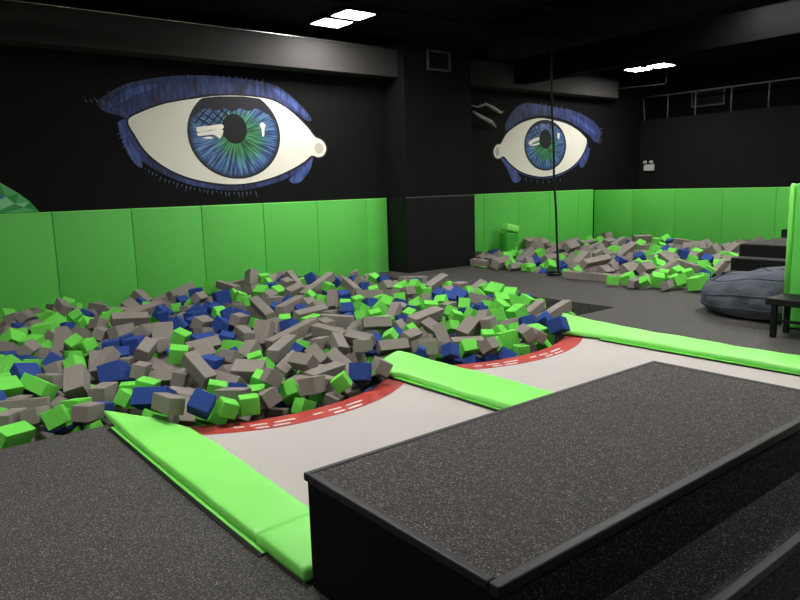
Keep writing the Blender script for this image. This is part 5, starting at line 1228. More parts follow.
(12488,6448,214,637,-126,-276,-708,2100,900,800,2,2,0,1,19,7,1,5,1),
(10855,8952,55,840,-288,-80,-452,1500,1200,650,2,1,4,2,16,6,1,2,0),
(11908,6028,119,83,285,-87,-951,1500,1200,650,2,2,4,2,19,6,1,1,0),
(10284,8234,-181,900,142,113,-397,872,872,828,0,0,2,0,16,5,1,3,2),
(10302,5532,-89,576,-138,189,-783,887,887,843,0,0,2,0,19,5,1,3,1),
(12931,7124,-17,232,-74,-277,929,848,848,806,0,0,2,0,19,7,1,3,1),
(12105,7760,-26,59,354,-157,920,2100,900,800,2,2,0,1,18,6,1,3,1),
(9827,9714,-116,746,-264,361,494,704,704,668,0,0,1,0,15,5,1,2,0),
(10728,8402,-169,227,308,-34,923,1700,750,750,2,2,0,1,16,6,1,1,0),
(9818,7590,-162,393,10,413,822,2500,800,700,2,1,0,1,17,5,1,2,0),
(10231,10198,-151,271,-234,-73,931,764,764,726,0,0,2,0,15,5,1,4,0)
]
BURIED = [
(1335,6056,98,847,-274,-85,448,625,579,580,1),
(551,5172,11,322,-83,-77,-940,625,590,573,0),
(1569,4953,-48,77,-219,20,-972,690,699,631,0),
(1899,5316,-22,795,-199,166,-549,1453,575,575,2),
(1015,7822,121,712,-169,412,542,652,680,560,1),
(1985,8183,134,946,-176,204,-178,885,912,863,0),
(1645,6527,119,776,-182,111,594,625,602,597,0),
(3886,5580,69,505,400,349,-680,625,671,615,0),
(5217,4957,1,473,159,-195,-844,657,706,607,0),
(5257,4697,40,998,-37,17,41,625,594,586,1),
(5870,5134,28,29,140,166,976,625,594,566,1),
(7276,6638,46,833,-531,-13,152,1300,627,627,2),
(2128,7550,118,881,43,90,463,1300,575,575,2),
(1890,9198,88,746,-12,-128,-654,1300,575,575,2),
(7218,10274,-140,893,-431,-35,126,1300,745,745,2),
(11593,10118,56,826,473,135,277,3500,776,776,2),
(10567,7575,81,526,354,222,740,950,975,838,0),
(12213,10148,141,982,183,-7,56,1998,663,663,2),
(13684,7816,153,986,163,-16,18,1884,768,768,2),
(10035,5261,95,183,109,102,972,765,825,684,0),
(9692,5217,90,949,-315,-11,32,1300,617,617,2),
(624,9276,62,798,-264,-93,-534,1700,750,750,2),
(2793,9868,-63,727,15,-85,-681,1700,750,750,2),
(2710,9162,-10,967,-14,160,-197,2500,800,700,2),
(5937,8039,75,973,173,-9,-155,1500,1200,650,2),
(7062,9457,-103,148,141,-143,968,2100,900,800,2),
(2905,10249,-97,979,-14,-116,-170,2100,900,800,2),
(6381,8103,53,974,100,201,27,1500,1200,650,2),
(6189,10092,-39,830,49,-125,-541,685,685,651,1),
(5319,10283,137,183,114,143,-966,802,802,762,0),
(3906,9724,63,284,-85,129,946,718,718,682,0),
(1590,10145,-182,757,-70,-148,632,2500,800,700,2),
(1829,10118,2,386,-94,89,914,1700,750,750,2),
(7117,9747,-57,925,173,-120,316,1700,750,750,2),
(291,5131,-112,214,-298,148,-918,1500,1200,650,2),
(6081,8298,39,481,165,-399,-763,851,851,809,0),
(5156,9373,84,801,595,12,-63,801,801,761,1),
(479,8866,22,625,-74,-402,666,866,866,822,0),
(6740,10133,-45,59,113,-65,-990,688,688,653,0),
(129,5601,-87,377,193,143,894,756,756,718,0),
(67,6406,5,546,57,219,-807,1500,1200,650,2),
(264,7090,33,197,382,-85,899,1700,750,750,2),
(927,9225,77,856,-23,-1,-516,1700,750,750,2),
(7228,5138,-247,622,-181,139,-749,700,700,665,1),
(6464,5496,-219,978,-30,168,122,1500,1200,650,2),
(534,7741,74,101,286,36,-952,2100,900,800,2),
(7164,8191,-89,223,44,19,974,726,726,690,0),
(2287,9334,-28,985,-63,-163,-13,746,746,709,0),
(5020,10128,137,335,-181,-267,-885,1700,750,750,2),
(7240,9131,-138,40,268,-26,-962,2500,800,700,2),
(324,8188,34,363,-55,-129,-921,869,869,826,0),
(1035,9909,32,333,-303,-129,884,2100,900,800,2),
(6712,9109,3,482,211,-9,-850,2500,800,700,2),
(709,6517,-13,718,-48,156,-676,819,819,778,0),
(455,6644,35,185,-139,266,936,1500,1200,650,2),
(5726,9636,82,79,-199,-6,-977,1700,750,750,2),
(6159,8633,34,978,36,-197,52,881,881,837,0),
(6684,5209,-169,733,135,129,-654,694,694,659,1),
(6067,6129,-29,146,114,-358,-915,801,801,761,0),
(7001,8849,-32,545,-136,104,-821,2100,900,800,2),
(349,6274,6,792,-115,297,-521,860,860,817,0),
(6143,9551,20,536,-333,-162,759,766,766,727,0),
(592,7369,15,555,-134,-307,762,786,786,746,0),
(909,10233,13,313,75,127,-938,1700,750,750,2),
(2457,8233,-14,377,301,-243,-841,817,817,776,0),
(583,8289,10,652,-185,-14,735,1500,1200,650,2),
(194,7590,22,658,-457,-111,589,1700,750,750,2),
(4698,8630,128,405,-16,-141,-903,2500,800,700,2),
(311,7920,56,700,-163,-108,-687,832,832,790,0),
(2552,7800,-3,426,263,416,759,697,697,662,1),
(806,8756,63,487,-481,-130,717,1500,1200,650,2),
(770,7194,90,391,-164,160,-891,2500,800,700,2),
(4082,10191,44,922,152,297,197,762,762,724,0),
(239,6001,-5,106,81,-40,990,1500,1200,650,2),
(3742,6978,21,830,38,-259,-493,861,861,818,0),
(788,7631,39,401,-404,-140,810,1500,1200,650,2),
(6448,7355,21,417,20,158,895,2500,800,700,2),
(663,9606,47,162,222,50,960,1500,1200,650,2),
(4622,9521,17,16,152,-24,-988,772,772,733,1),
(2442,9681,5,837,62,-153,-522,1700,750,750,2),
(6016,7734,31,327,-273,-287,-858,2100,900,800,2),
(6199,9079,38,933,-62,-197,293,881,881,837,0),
(408,5596,-34,648,-32,-140,748,2500,800,700,2),
(1433,9963,13,425,-139,266,-854,2500,800,700,2),
(1715,8910,-85,917,-163,240,273,807,807,766,0),
(5450,8080,82,122,-210,3,970,671,671,638,1),
(6024,9895,28,621,-173,69,762,2500,800,700,2),
(4268,9591,34,337,71,303,889,846,846,804,1),
(5628,8868,136,178,23,64,982,741,741,704,1),
(1662,7816,13,139,-6,67,-988,733,733,696,0),
(2627,9408,-70,827,74,302,468,686,686,652,0),
(564,6095,-25,634,56,81,-767,2100,900,800,2),
(7311,8519,-86,905,306,295,-13,1500,1200,650,2),
(6693,5946,-117,361,207,-2,909,1500,1200,650,2),
(5802,8328,49,290,-209,-331,-873,860,860,817,0),
(7345,9658,-168,196,400,-179,-877,767,767,729,1),
(1067,8918,-23,741,-469,-126,-463,2100,900,800,2),
(6320,9379,36,973,-225,22,44,703,703,668,0),
(416,8624,68,924,236,208,-216,2500,800,700,2),
(703,7980,65,966,-85,-213,-120,2100,900,800,2),
(6095,5219,-126,184,-220,53,957,791,791,752,0),
(1063,8583,45,807,141,75,568,761,761,723,0),
(5790,10140,68,87,113,56,988,889,889,845,1),
(6818,7589,2,821,-111,68,556,817,817,776,1),
(4505,9182,46,896,198,155,365,2500,800,700,2),
(6799,8546,-3,184,105,-38,-977,886,886,842,0),
(1289,10213,-13,966,-80,-244,38,718,718,682,1),
(2372,8551,-104,900,-112,-274,320,1500,1200,650,2),
(7013,5767,-191,650,71,16,756,1500,1200,650,2),
(7260,7890,-78,333,195,-158,-909,2100,900,800,2),
(730,9918,-27,462,382,-83,-796,1500,1200,650,2),
(3597,9636,-8,958,-36,34,-283,770,770,731,1),
(4254,6043,16,602,82,77,790,878,878,834,1),
(990,8154,9,257,6,-151,955,2500,800,700,2),
(125,6757,-10,826,-54,106,-551,1700,750,750,2),
(3859,8883,33,771,-80,93,-625,743,743,705,0),
(4388,10179,22,653,32,193,-731,2100,900,800,2),
(6874,5319,-304,768,12,-62,-638,2500,800,700,2),
(7042,8467,-182,669,-375,197,610,2100,900,800,2),
(7353,8811,-163,58,-158,-1,-986,658,658,625,0),
(5217,7447,51,786,-183,79,586,2100,900,800,2),
(655,6909,-42,967,-198,-122,106,2100,900,800,2),
(2234,7851,52,944,-156,-91,277,1700,750,750,2),
(72,5260,-56,981,-43,116,151,660,660,627,0),
(4451,9762,-25,414,322,185,831,1500,1200,650,2),
(6496,10233,-11,186,-68,-107,-974,2500,800,700,2),
(1372,7749,-175,434,-118,-60,891,849,849,806,0),
(2180,5635,-211,804,426,32,-415,1700,750,750,2),
(3140,5521,-252,632,-117,-34,765,753,753,716,1),
(1362,8527,-117,444,10,-168,880,2100,900,800,2),
(6156,6673,-200,202,335,248,-886,2500,800,700,2),
(4169,4874,-244,419,-196,-103,-880,659,659,626,1),
(4281,6297,-214,676,79,201,704,2500,800,700,2),
(4618,4543,-305,913,11,242,330,1700,750,750,2),
(4472,5977,-216,143,-46,-262,953,766,766,728,1),
(5188,8621,-86,253,-23,358,-898,866,866,823,0),
(4959,8050,-137,973,199,97,59,1500,1200,650,2),
(4603,4975,-285,913,-200,-340,109,807,807,766,0),
(5887,6110,-191,313,100,390,-861,719,719,683,0),
(1880,8471,-172,630,-368,340,593,1500,1200,650,2),
(7214,8845,-293,965,167,-130,155,683,683,649,1),
(5547,9990,-66,499,-139,6,855,1500,1200,650,2),
(2132,8745,-178,724,-369,-38,582,1500,1200,650,2),
(3151,7435,-181,451,197,-4,-871,2100,900,800,2),
(2812,6775,-164,959,88,269,22,2500,800,700,2),
(4328,9632,-196,636,-63,-5,769,1500,1200,650,2),
(2864,6095,-224,790,-381,-198,-438,818,818,777,1),
(4660,8212,-63,72,19,251,-965,1700,750,750,2),
(3172,8963,-244,994,86,-17,64,653,653,620,0),
(2118,9486,-166,492,58,-45,867,754,754,716,0),
(401,5709,-224,854,95,93,502,2500,800,700,2),
(403,5292,-303,607,217,-223,731,1500,1200,650,2),
(7198,7655,-308,523,138,-31,841,749,749,711,0),
(3341,6792,-183,716,-94,44,690,2500,800,700,2),
(4509,8759,-154,894,-136,307,-298,2500,800,700,2),
(2816,8693,-215,528,-206,181,804,719,719,683,0),
(3256,5017,-416,729,-38,-310,609,1500,1200,650,2),
(6805,5975,-356,882,-164,-87,434,2500,800,700,2),
(3774,9978,-152,600,-305,378,636,2100,900,800,2),
(3752,5846,-198,19,12,-465,885,782,782,743,0),
(2841,9007,-244,196,-92,-144,-966,876,876,832,0),
(206,7527,-199,990,10,-64,-126,1500,1200,650,2),
(804,5896,-294,792,-264,134,534,770,770,732,0),
(3038,7626,-153,431,-105,-108,-890,1700,750,750,2),
(5256,5426,-192,119,206,403,884,830,830,789,0),
(4280,10161,-172,953,135,-48,267,2500,800,700,2),
(5374,10212,-113,640,24,-102,-761,736,736,699,0),
(1876,6521,-171,445,14,-457,770,2500,800,700,2),
(4107,8788,-87,720,-345,-325,-508,737,737,700,0),
(1916,4717,-380,559,-227,-236,-762,2500,800,700,2),
(2930,5773,-250,367,18,-133,920,661,661,628,0),
(3251,9283,-218,442,-98,-613,-648,657,657,625,0),
(1500,9205,-201,329,128,-264,-897,778,778,739,0),
(6144,5644,-296,977,-134,-149,-67,691,691,657,0),
(5097,7587,-147,68,-60,215,-972,685,685,651,0),
(5887,6447,-123,600,-324,-40,730,2100,900,800,2),
(780,6824,-325,935,47,284,208,2100,900,800,2),
(164,5134,-317,862,-154,135,-463,823,823,782,0),
(6464,10271,-249,441,-58,287,-848,836,836,794,0),
(6419,6587,-185,482,244,184,-821,825,825,784,0),
(5740,6955,-160,12,91,-249,964,733,733,697,0),
(2761,9986,-267,819,7,135,-558,774,774,736,1),
(2608,5578,-213,701,86,76,-704,2100,900,800,2),
(7051,5219,-465,881,-441,123,121,786,786,747,0),
(6387,7547,-312,336,41,244,-909,2500,800,700,2),
(7125,10147,-475,843,12,-248,-478,2500,800,700,2),
(6998,6517,-270,637,4,-211,-741,873,873,829,1),
(3061,9571,-258,367,176,-279,870,2500,800,700,2),
(5450,8975,-79,240,53,-255,-935,2500,800,700,2),
(1292,5539,-327,208,-50,-242,946,787,787,747,0),
(2900,10226,-301,98,175,267,-943,718,718,682,0),
(4158,9398,-163,292,-219,73,928,2500,800,700,2),
(5697,8821,-51,72,-35,285,-955,1700,750,750,2),
(713,9999,-230,866,232,113,-429,731,731,695,0),
(6195,7067,-180,622,237,-264,-698,2500,800,700,2),
(5717,5143,-272,835,-331,-123,-421,659,659,626,0),
(4403,7711,-154,738,-189,35,646,2500,800,700,2),
(6241,9412,-133,874,-39,105,473,2500,800,700,2),
(1199,9284,-166,752,-216,424,-457,1500,1200,650,2),
(1957,6864,-170,775,276,-239,516,855,855,812,1),
(2176,9928,-163,910,-352,218,-20,2100,900,800,2),
(3460,9541,-211,77,202,142,966,764,764,726,0),
(4690,7076,-95,67,258,-101,-958,724,724,688,1),
(408,9002,-292,841,-283,141,-439,2100,900,800,2),
(2237,7688,-145,656,8,197,728,731,731,694,1),
(1074,9515,-206,362,-88,-158,-915,801,801,761,0),
(2692,8379,-167,742,-59,-103,-659,1700,750,750,2),
(6922,7447,-193,957,-132,-64,-250,2500,800,700,2),
(2643,7680,-172,668,-121,99,728,816,816,775,1),
(2451,5907,-246,476,-187,210,-833,1700,750,750,2),
(4511,9310,-142,907,-359,-190,110,702,702,667,1),
(2143,8383,-171,970,-61,-137,-191,834,834,792,0),
(5357,9341,-87,661,-238,-121,-701,734,734,697,1),
(2328,5285,-233,971,-157,149,-102,2500,800,700,2),
(2739,6351,-218,933,323,130,-89,1700,750,750,2),
(463,6291,-277,806,-112,-147,-562,2500,800,700,2),
(5073,6397,-148,958,10,91,272,731,731,694,0),
(6729,9345,-232,967,-188,-5,-170,1500,1200,650,2),
(2720,4522,-334,650,65,-53,755,2100,900,800,2),
(4716,8537,-94,317,-29,252,-914,2100,900,800,2),
(1800,8027,-207,989,-147,33,1,2500,800,700,2),
(6211,7435,-151,205,85,-74,972,782,782,743,1),
(773,7094,-192,626,83,-113,767,1700,750,750,2),
(4740,9524,-156,835,137,331,-418,739,739,702,1),
(1411,10103,-254,705,-13,-92,703,709,709,673,0),
(6876,6846,-195,373,142,-179,-899,820,820,779,0),
(1963,7272,-176,952,-142,230,143,1700,750,750,2),
(4056,9795,-98,876,-115,4,-469,844,844,802,1),
(3660,6507,-147,314,-167,88,-930,872,872,828,0),
(3328,10246,-278,954,-125,215,169,2100,900,800,2),
(508,9389,-161,638,-40,94,-763,2500,800,700,2),
(863,6340,-187,193,-46,-12,980,689,689,654,0),
(3960,9040,-124,570,-138,-2,-810,777,777,738,0),
(5773,9784,-99,138,-154,391,-897,1700,750,750,2),
(5983,7979,-154,33,-225,144,963,755,755,717,0),
(458,7843,-176,181,-173,-6,968,774,774,735,1),
(4663,7894,-120,176,294,-14,940,690,690,656,0),
(7236,6166,-326,351,63,-408,-840,2500,800,700,2),
(6303,9897,-242,938,-185,-121,266,846,846,803,0),
(6994,7964,-179,892,230,-221,321,1700,750,750,2),
(7341,6480,-285,17,-152,104,983,798,798,758,1),
(5491,9688,-93,417,-97,287,857,668,668,634,0),
(5637,5881,-210,920,-132,215,300,840,840,798,0),
(7302,7359,-297,863,-10,82,-498,2100,900,800,2),
(2375,9228,-164,762,-39,52,645,731,731,695,0),
(7186,8270,-295,857,134,-187,-462,852,852,810,0),
(4179,7526,-141,979,-162,102,-66,724,724,688,0),
(1514,5304,-281,990,-67,-39,-116,673,673,639,0),
(5467,7530,-120,246,112,-329,905,822,822,781,1),
(5729,9231,-107,518,-140,130,834,787,787,747,1),
(7231,5558,-451,778,-22,-36,626,767,767,729,0),
(6313,6094,-268,424,-104,83,-896,676,676,642,0),
(7261,9383,-382,214,173,206,939,1700,750,750,2),
(2748,9636,-290,215,-167,442,-855,784,784,745,1),
(4536,9952,-169,962,-120,-69,-236,788,788,749,0),
(268,6586,-249,635,-242,184,711,2500,800,700,2),
(3924,7804,-152,914,126,-113,370,1700,750,750,2),
(49,6344,-227,737,-79,-221,634,2500,800,700,2),
(5384,6101,-203,982,109,-153,22,2500,800,700,2),
(4808,7488,-122,437,-247,-105,-858,2100,900,800,2),
(5285,8246,-102,106,-96,-292,946,889,889,845,0),
(5649,5497,-204,763,63,106,-634,1700,750,750,2),
(3581,8990,-229,186,36,250,950,732,732,696,1),
(915,5146,-288,369,111,-147,-911,1500,1200,650,2),
(5095,5747,-122,981,20,55,-185,778,778,739,1),
(3804,7407,-178,301,-58,-218,927,2500,800,700,2),
(6368,9153,-237,989,-47,-53,-127,2500,800,700,2),
(811,5465,-295,858,71,-187,473,1500,1200,650,2),
(2396,9565,-196,912,262,151,-276,2500,800,700,2),
(4985,7073,-62,624,4,39,780,1500,1200,650,2),
(6103,8258,-181,479,2,-11,878,739,739,702,1),
(4214,5556,-276,808,273,329,405,2500,800,700,2),
(3086,7952,-179,533,146,12,833,857,857,814,1),
(230,6853,-209,272,324,117,899,744,744,707,0),
(3657,7975,-80,161,296,-108,935,1500,1200,650,2),
(112,7239,-186,522,-275,-76,-804,653,653,621,0),
(4804,10011,-115,851,-109,211,-468,1500,1200,650,2),
(6924,9008,-272,821,444,-268,239,760,760,722,1),
(1920,6195,-198,821,-90,386,-412,2100,900,800,2),
(802,8735,-190,283,-299,45,910,1500,1200,650,2),
(898,7725,-184,255,52,34,965,805,805,765,0),
(7082,9739,-318,932,178,-314,20,1700,750,750,2),
(541,6565,-249,90,321,274,902,1700,750,750,2),
(4903,4649,-258,45,14,203,978,804,804,763,0),
(379,6039,-226,628,110,-82,766,657,657,624,1),
(5653,7986,-78,646,-38,134,751,865,865,822,0),
(6424,8587,-221,911,297,-143,247,1500,1200,650,2),
(6770,5369,-483,66,97,-36,992,776,776,738,0),
(5882,8536,-109,716,206,-236,-624,1500,1200,650,2),
(1294,7490,-208,66,-189,-301,932,1700,750,750,2),
(1911,7691,-143,730,130,-436,-510,2100,900,800,2),
(6578,9696,-234,688,200,-133,-684,1500,1200,650,2),
(1212,9858,-269,723,-126,-182,654,2500,800,700,2),
(3399,9899,-242,353,-121,30,927,749,749,712,0),
(1223,7218,-188,626,-4,283,-726,710,710,674,1),
(3565,8408,-175,973,66,-129,-182,2500,800,700,2),
(4026,7150,-77,824,512,157,185,2100,900,800,2),
(5312,7101,-106,853,151,-102,-488,2100,900,800,2),
(3914,9592,-115,417,-374,-87,824,2100,900,800,2),
(6204,8865,-145,635,-181,-125,740,2100,900,800,2),
(5985,5282,-329,925,59,-58,-370,1700,750,750,2),
(5908,5712,-218,780,-248,-250,517,2100,900,800,2),
(6978,6279,-277,898,-23,156,410,669,669,636,1),
(615,8193,-236,82,93,-356,926,2100,900,800,2),
(2422,10200,-227,213,38,-86,972,730,730,694,0),
(5770,10252,-111,719,19,58,692,1500,1200,650,2),
(5490,8523,-94,753,-94,236,607,2100,900,800,2),
(1704,9728,-204,113,-118,29,986,667,667,634,1),
(6661,6282,-195,310,40,-128,-941,1700,750,750,2),
(5895,7350,-190,609,-224,132,-750,2500,800,700,2),
(1082,7962,-206,175,37,-36,-983,718,718,682,0),
(672,9689,-209,449,-90,204,-865,684,684,650,1),
(5197,7891,-56,844,141,121,-504,2100,900,800,2),
(6825,9807,-291,951,-122,-286,12,1500,1200,650,2),
(3221,4554,-351,977,-72,193,-50,725,725,688,0),
(798,9037,-153,447,71,-86,-887,678,678,644,1),
(3764,9239,-129,684,-101,50,-721,2100,900,800,2),
(5770,7664,-71,384,-70,431,813,900,900,855,0),
(5084,8996,-16,977,138,-160,32,684,684,650,0),
(701,7492,-170,34,184,-194,963,890,890,846,0),
(1548,7088,-208,405,162,106,893,2500,800,700,2),
(800,9394,-171,106,103,-344,927,1700,750,750,2),
(1752,8980,-289,52,-131,-125,982,877,877,833,0),
(1221,5165,-378,386,13,-105,-916,829,829,787,0),
(2642,7980,-235,403,193,109,888,2500,800,700,2),
(2203,6190,-140,942,168,-4,290,672,672,638,1),
(2020,9079,-84,635,223,-120,-730,2500,800,700,2),
(568,8501,-224,108,-7,-32,994,1700,750,750,2),
(1848,5346,-213,877,89,163,-442,1700,750,750,2),
(3008,6494,-222,215,353,198,889,2100,900,800,2),
(1058,8464,-176,839,197,-63,-504,899,899,854,0),
(4635,10233,-105,968,159,118,154,762,762,723,0),
(2679,5250,-315,954,-203,42,-216,727,727,690,1),
(4127,6570,-124,902,253,-128,327,704,704,668,1),
(2541,8884,-143,965,-12,209,159,849,849,806,0),
(4983,9445,-61,16,-218,413,884,840,840,798,1),
(1343,8019,-163,856,203,-220,-422,708,708,673,1),
(1567,8257,-205,308,-66,-171,-934,2100,900,800,2),
(6665,7241,-158,835,-197,-336,390,733,733,697,0),
(6962,7201,-231,994,-7,-14,-107,769,769,730,0),
(7304,8542,-353,936,-229,138,228,887,887,843,1),
(3488,8691,-182,892,-135,-58,427,664,664,630,0),
(1668,10263,-334,413,-6,153,898,719,719,683,0),
(1944,10224,-262,231,279,-180,915,1700,750,750,2),
(7352,6943,-270,706,-187,104,-675,1700,750,750,2),
(2631,7357,-166,941,90,-163,-284,2500,800,700,2),
(6949,9552,-265,63,11,-122,990,1700,750,750,2),
(22,5922,-307,286,97,-177,937,2100,900,800,2),
(6488,5510,-438,922,267,214,179,898,898,853,1),
(972,10208,-253,850,40,201,-486,1500,1200,650,2),
(4998,8371,-55,87,-59,-55,993,675,675,641,0),
(4396,7337,-136,739,-96,-38,665,722,722,686,1),
(4201,6871,-90,883,164,135,-419,2100,900,800,2),
(6934,8719,-201,305,136,105,937,794,794,755,0),
(4176,4582,-247,857,-95,8,507,775,775,736,0),
(6428,5876,-285,926,210,-49,311,2500,800,700,2),
(7328,5865,-373,352,-198,-33,-914,819,819,778,0),
(1509,5069,-297,879,-297,-5,-372,892,892,848,0),
(6700,7721,-156,192,-258,53,-946,1700,750,750,2),
(606,5082,-346,845,-87,177,-497,816,816,775,1),
(1246,8911,-211,791,52,37,609,1500,1200,650,2),
(4287,9070,-156,463,170,-91,865,837,837,795,0),
(6040,10069,-243,696,104,317,635,2100,900,800,2),
(6772,5162,-452,731,-252,67,-631,815,815,775,0),
(2749,9344,-259,627,37,-235,-742,1500,1200,650,2),
(4233,5137,-253,44,11,50,998,716,716,680,1),
(5296,6565,-107,791,20,82,-607,761,761,723,1),
(3435,7797,-215,873,-320,-134,-343,2500,800,700,2),
(6023,9549,-220,568,50,-387,724,2100,900,800,2),
(421,7178,-216,983,-1,-130,129,2100,900,800,2),
(6901,5683,-497,92,-72,-219,969,1700,750,750,2),
(4806,8937,-98,491,143,217,-832,2100,900,800,2),
(6678,6632,-242,295,-9,-140,945,710,710,675,1),
(5670,8313,-155,499,-114,-216,832,836,836,794,0),
(6008,9180,-223,229,-21,179,956,771,771,733,0),
(5217,4493,-289,851,40,131,507,892,892,848,1),
(3034,9860,-207,874,50,-112,470,776,776,737,0),
(530,6955,-284,959,128,-161,-193,848,848,805,0),
(6504,6944,-195,799,22,-81,-596,868,868,824,0),
(6601,8833,-234,666,-243,57,703,854,854,811,0),
(3486,5589,-229,965,-116,-92,217,2100,900,800,2),
(5197,9928,-85,588,-199,-176,764,769,769,731,0),
(6609,10047,-228,43,-35,517,-854,2100,900,800,2),
(2491,9904,-220,658,-175,11,-732,870,870,827,0),
(6288,7880,-229,424,-158,485,-748,2100,900,800,2),
(7323,7869,-301,840,-183,78,505,691,691,657,0),
(1003,6639,-285,765,193,30,613,2100,900,800,2),
(1447,9610,-172,328,-245,166,-897,1500,1200,650,2),
(5007,10212,-105,259,61,32,963,2500,800,700,2),
(5526,4619,-491,950,-204,-119,-202,1700,750,750,2),
(4272,8074,-163,764,-181,-226,-577,2500,800,700,2),
(5406,5018,-284,476,-3,-349,-807,871,871,827,0),
(3076,8585,-298,979,121,38,160,2100,900,800,2),
(5570,6698,-143,711,48,19,701,2500,800,700,2),
(1785,5861,-223,776,21,193,600,1500,1200,650,2),
(3497,7161,-260,477,213,295,800,2500,800,700,2),
(6424,8290,-171,163,203,-156,953,775,775,737,0),
(5537,7261,-101,678,157,-176,696,844,844,802,0),
(6204,6410,-257,142,-12,184,-973,846,846,804,0),
(4813,9248,-99,920,-234,310,-43,781,781,742,0),
(3813,8791,-139,742,-86,188,-638,838,838,796,0),
(2188,7037,-148,517,338,-191,763,2500,800,700,2),
(4002,10226,-150,433,57,-1,-900,1700,750,750,2),
(4841,9729,-50,29,-158,30,-987,2500,800,700,2),
(5179,4752,-248,27,-284,319,-904,698,698,663,0),
(3360,8052,-174,994,-106,21,7,1500,1200,650,2),
(6759,10274,-315,763,368,171,-504,860,860,817,0),
(1875,9342,-232,871,370,110,-304,884,884,840,0),
(5268,9627,-91,527,65,-359,767,2100,900,800,2),
(72,5550,-246,648,144,116,739,1700,750,750,2),
(1521,6564,-272,351,7,131,-927,2100,900,800,2),
(2226,4444,-309,567,176,-175,-785,670,670,637,1),
(1480,8872,-191,225,-70,37,-971,705,705,669,0),
(2993,8252,-284,692,-102,423,576,718,718,682,1),
(13363,5730,226,260,-53,227,937,1500,1200,650,2),
(11587,6585,88,119,42,-51,-991,762,762,724,0),
(13815,8816,126,943,-130,67,297,2100,900,800,2),
(14125,7205,113,831,131,51,538,1500,1200,650,2),
(11206,6022,59,920,35,-48,-388,900,900,855,1),
(14190,6039,153,823,71,-51,-561,694,694,659,0),
(13111,8599,108,982,19,-167,85,1500,1200,650,2),
(13531,9016,77,179,322,-14,-930,878,878,835,1),
(13002,5549,152,816,-356,17,-455,2100,900,800,2),
(13642,8396,116,614,87,254,742,1500,1200,650,2),
(12063,5368,125,422,-178,237,857,2500,800,700,2),
(10204,7033,-6,406,-70,-286,865,722,722,685,1),
(14202,9950,227,999,9,-11,-29,1500,1200,650,2),
(12734,7766,43,323,-100,273,-900,750,750,713,0),
(11573,9618,24,662,-420,-127,-607,878,878,834,0),
(13657,9399,134,997,22,32,-60,1500,1200,650,2),
(13668,5970,178,973,10,174,-149,804,804,764,0),
(11051,6989,82,385,-55,20,-921,1500,1200,650,2),
(11258,7587,44,870,-463,157,-59,1500,1200,650,2),
(10872,9834,119,213,-32,-147,965,714,714,678,0),
(14068,6423,159,849,436,-74,-290,798,798,758,0),
(12090,5749,123,927,-79,95,353,2100,900,800,2),
(12392,5576,178,68,-191,183,962,1700,750,750,2),
(12829,10086,164,911,-177,-2,372,1700,750,750,2),
(13134,6765,134,634,34,-401,660,832,832,791,0),
(13765,6598,171,577,223,-290,-730,2100,900,800,2),
(11323,9529,103,250,-32,70,965,660,660,627,0),
(13865,5645,171,275,101,-91,952,808,808,768,0),
(10564,6819,-81,433,-145,170,873,1500,1200,650,2),
(12602,9620,70,80,-57,-118,-988,1500,1200,650,2),
(10972,7896,20,338,-88,399,848,2100,900,800,2),
(13489,6497,142,79,-142,-75,984,763,763,725,0),
(13948,8023,131,922,-85,-121,-358,769,769,730,0),
(13951,7529,121,811,63,-136,-566,686,686,651,1),
(13488,5338,166,700,210,49,-680,2100,900,800,2),
(12864,7392,25,981,-75,24,176,1500,1200,650,2),
(11635,8820,63,968,-168,54,-176,1700,750,750,2),
(11361,5398,72,517,-464,-24,-719,1500,1200,650,2),
(13453,8140,85,832,-258,126,-474,2100,900,800,2),
(11708,5367,128,703,292,19,-648,840,840,798,0),
(11842,10127,-134,941,59,-139,303,2100,900,800,2),
(12686,5819,180,808,-189,1,558,2100,900,800,2),
(12109,6228,115,367,93,163,911,669,669,636,1),
(10379,5399,82,381,281,449,-758,711,711,676,1),
(9793,6281,-59,984,4,-87,154,2100,900,800,2),
(11789,8110,-51,500,-124,-195,835,2100,900,800,2),
(11420,8020,12,754,-161,48,634,2100,900,800,2),
(10039,9841,-15,960,151,-190,-136,675,675,641,0),
(10442,5828,8,619,-311,-174,700,2100,900,800,2),
(12394,8049,-3,866,58,176,465,2500,800,700,2),
(10859,6154,25,251,91,-7,-964,754,754,716,0),
(11028,6372,41,690,41,99,716,841,841,799,0),
(14003,6798,105,560,59,62,824,1700,750,750,2),
(11795,9081,8,864,413,110,266,2100,900,800,2),
(14151,7766,106,616,42,-78,783,815,815,774,0),
(13524,6855,135,972,39,194,-127,1700,750,750,2),
(14142,5559,162,963,-91,57,-248,1700,750,750,2),
(12000,7544,52,718,13,-69,-693,875,875,831,0),
(11288,9133,53,226,46,-94,-968,761,761,723,1),
(11004,6658,26,717,111,294,622,660,660,627,0),
(13801,5361,110,924,-203,125,297,712,712,677,0),
(13163,8269,74,951,-308,-23,-9,681,681,647,0),
(10475,7891,-86,44,149,-50,-987,2500,800,700,2),
(13698,9148,139,255,-164,23,-953,769,769,731,1),
(10326,9544,-11,327,143,110,-928,2500,800,700,2),
(10733,9260,-6,902,-195,-357,-147,1500,1200,650,2),
(10845,8315,-21,818,-88,-213,527,2500,800,700,2),
(12951,5993,157,910,242,160,296,726,726,689,1),
(12484,5327,133,420,82,-209,-879,1500,1200,650,2),
(13488,8672,131,574,111,358,-728,844,844,802,1),
(11312,9774,-88,571,-13,-456,-682,1700,750,750,2),
(12772,5361,191,811,-71,-44,-579,695,695,660,1),
(11619,8572,93,693,-67,-17,718,786,786,746,1),
(12410,9349,78,548,99,195,807,1700,750,750,2),
(10348,6464,24,747,23,116,655,891,891,846,1),
(11904,8566,93,575,-240,204,755,681,681,647,0),
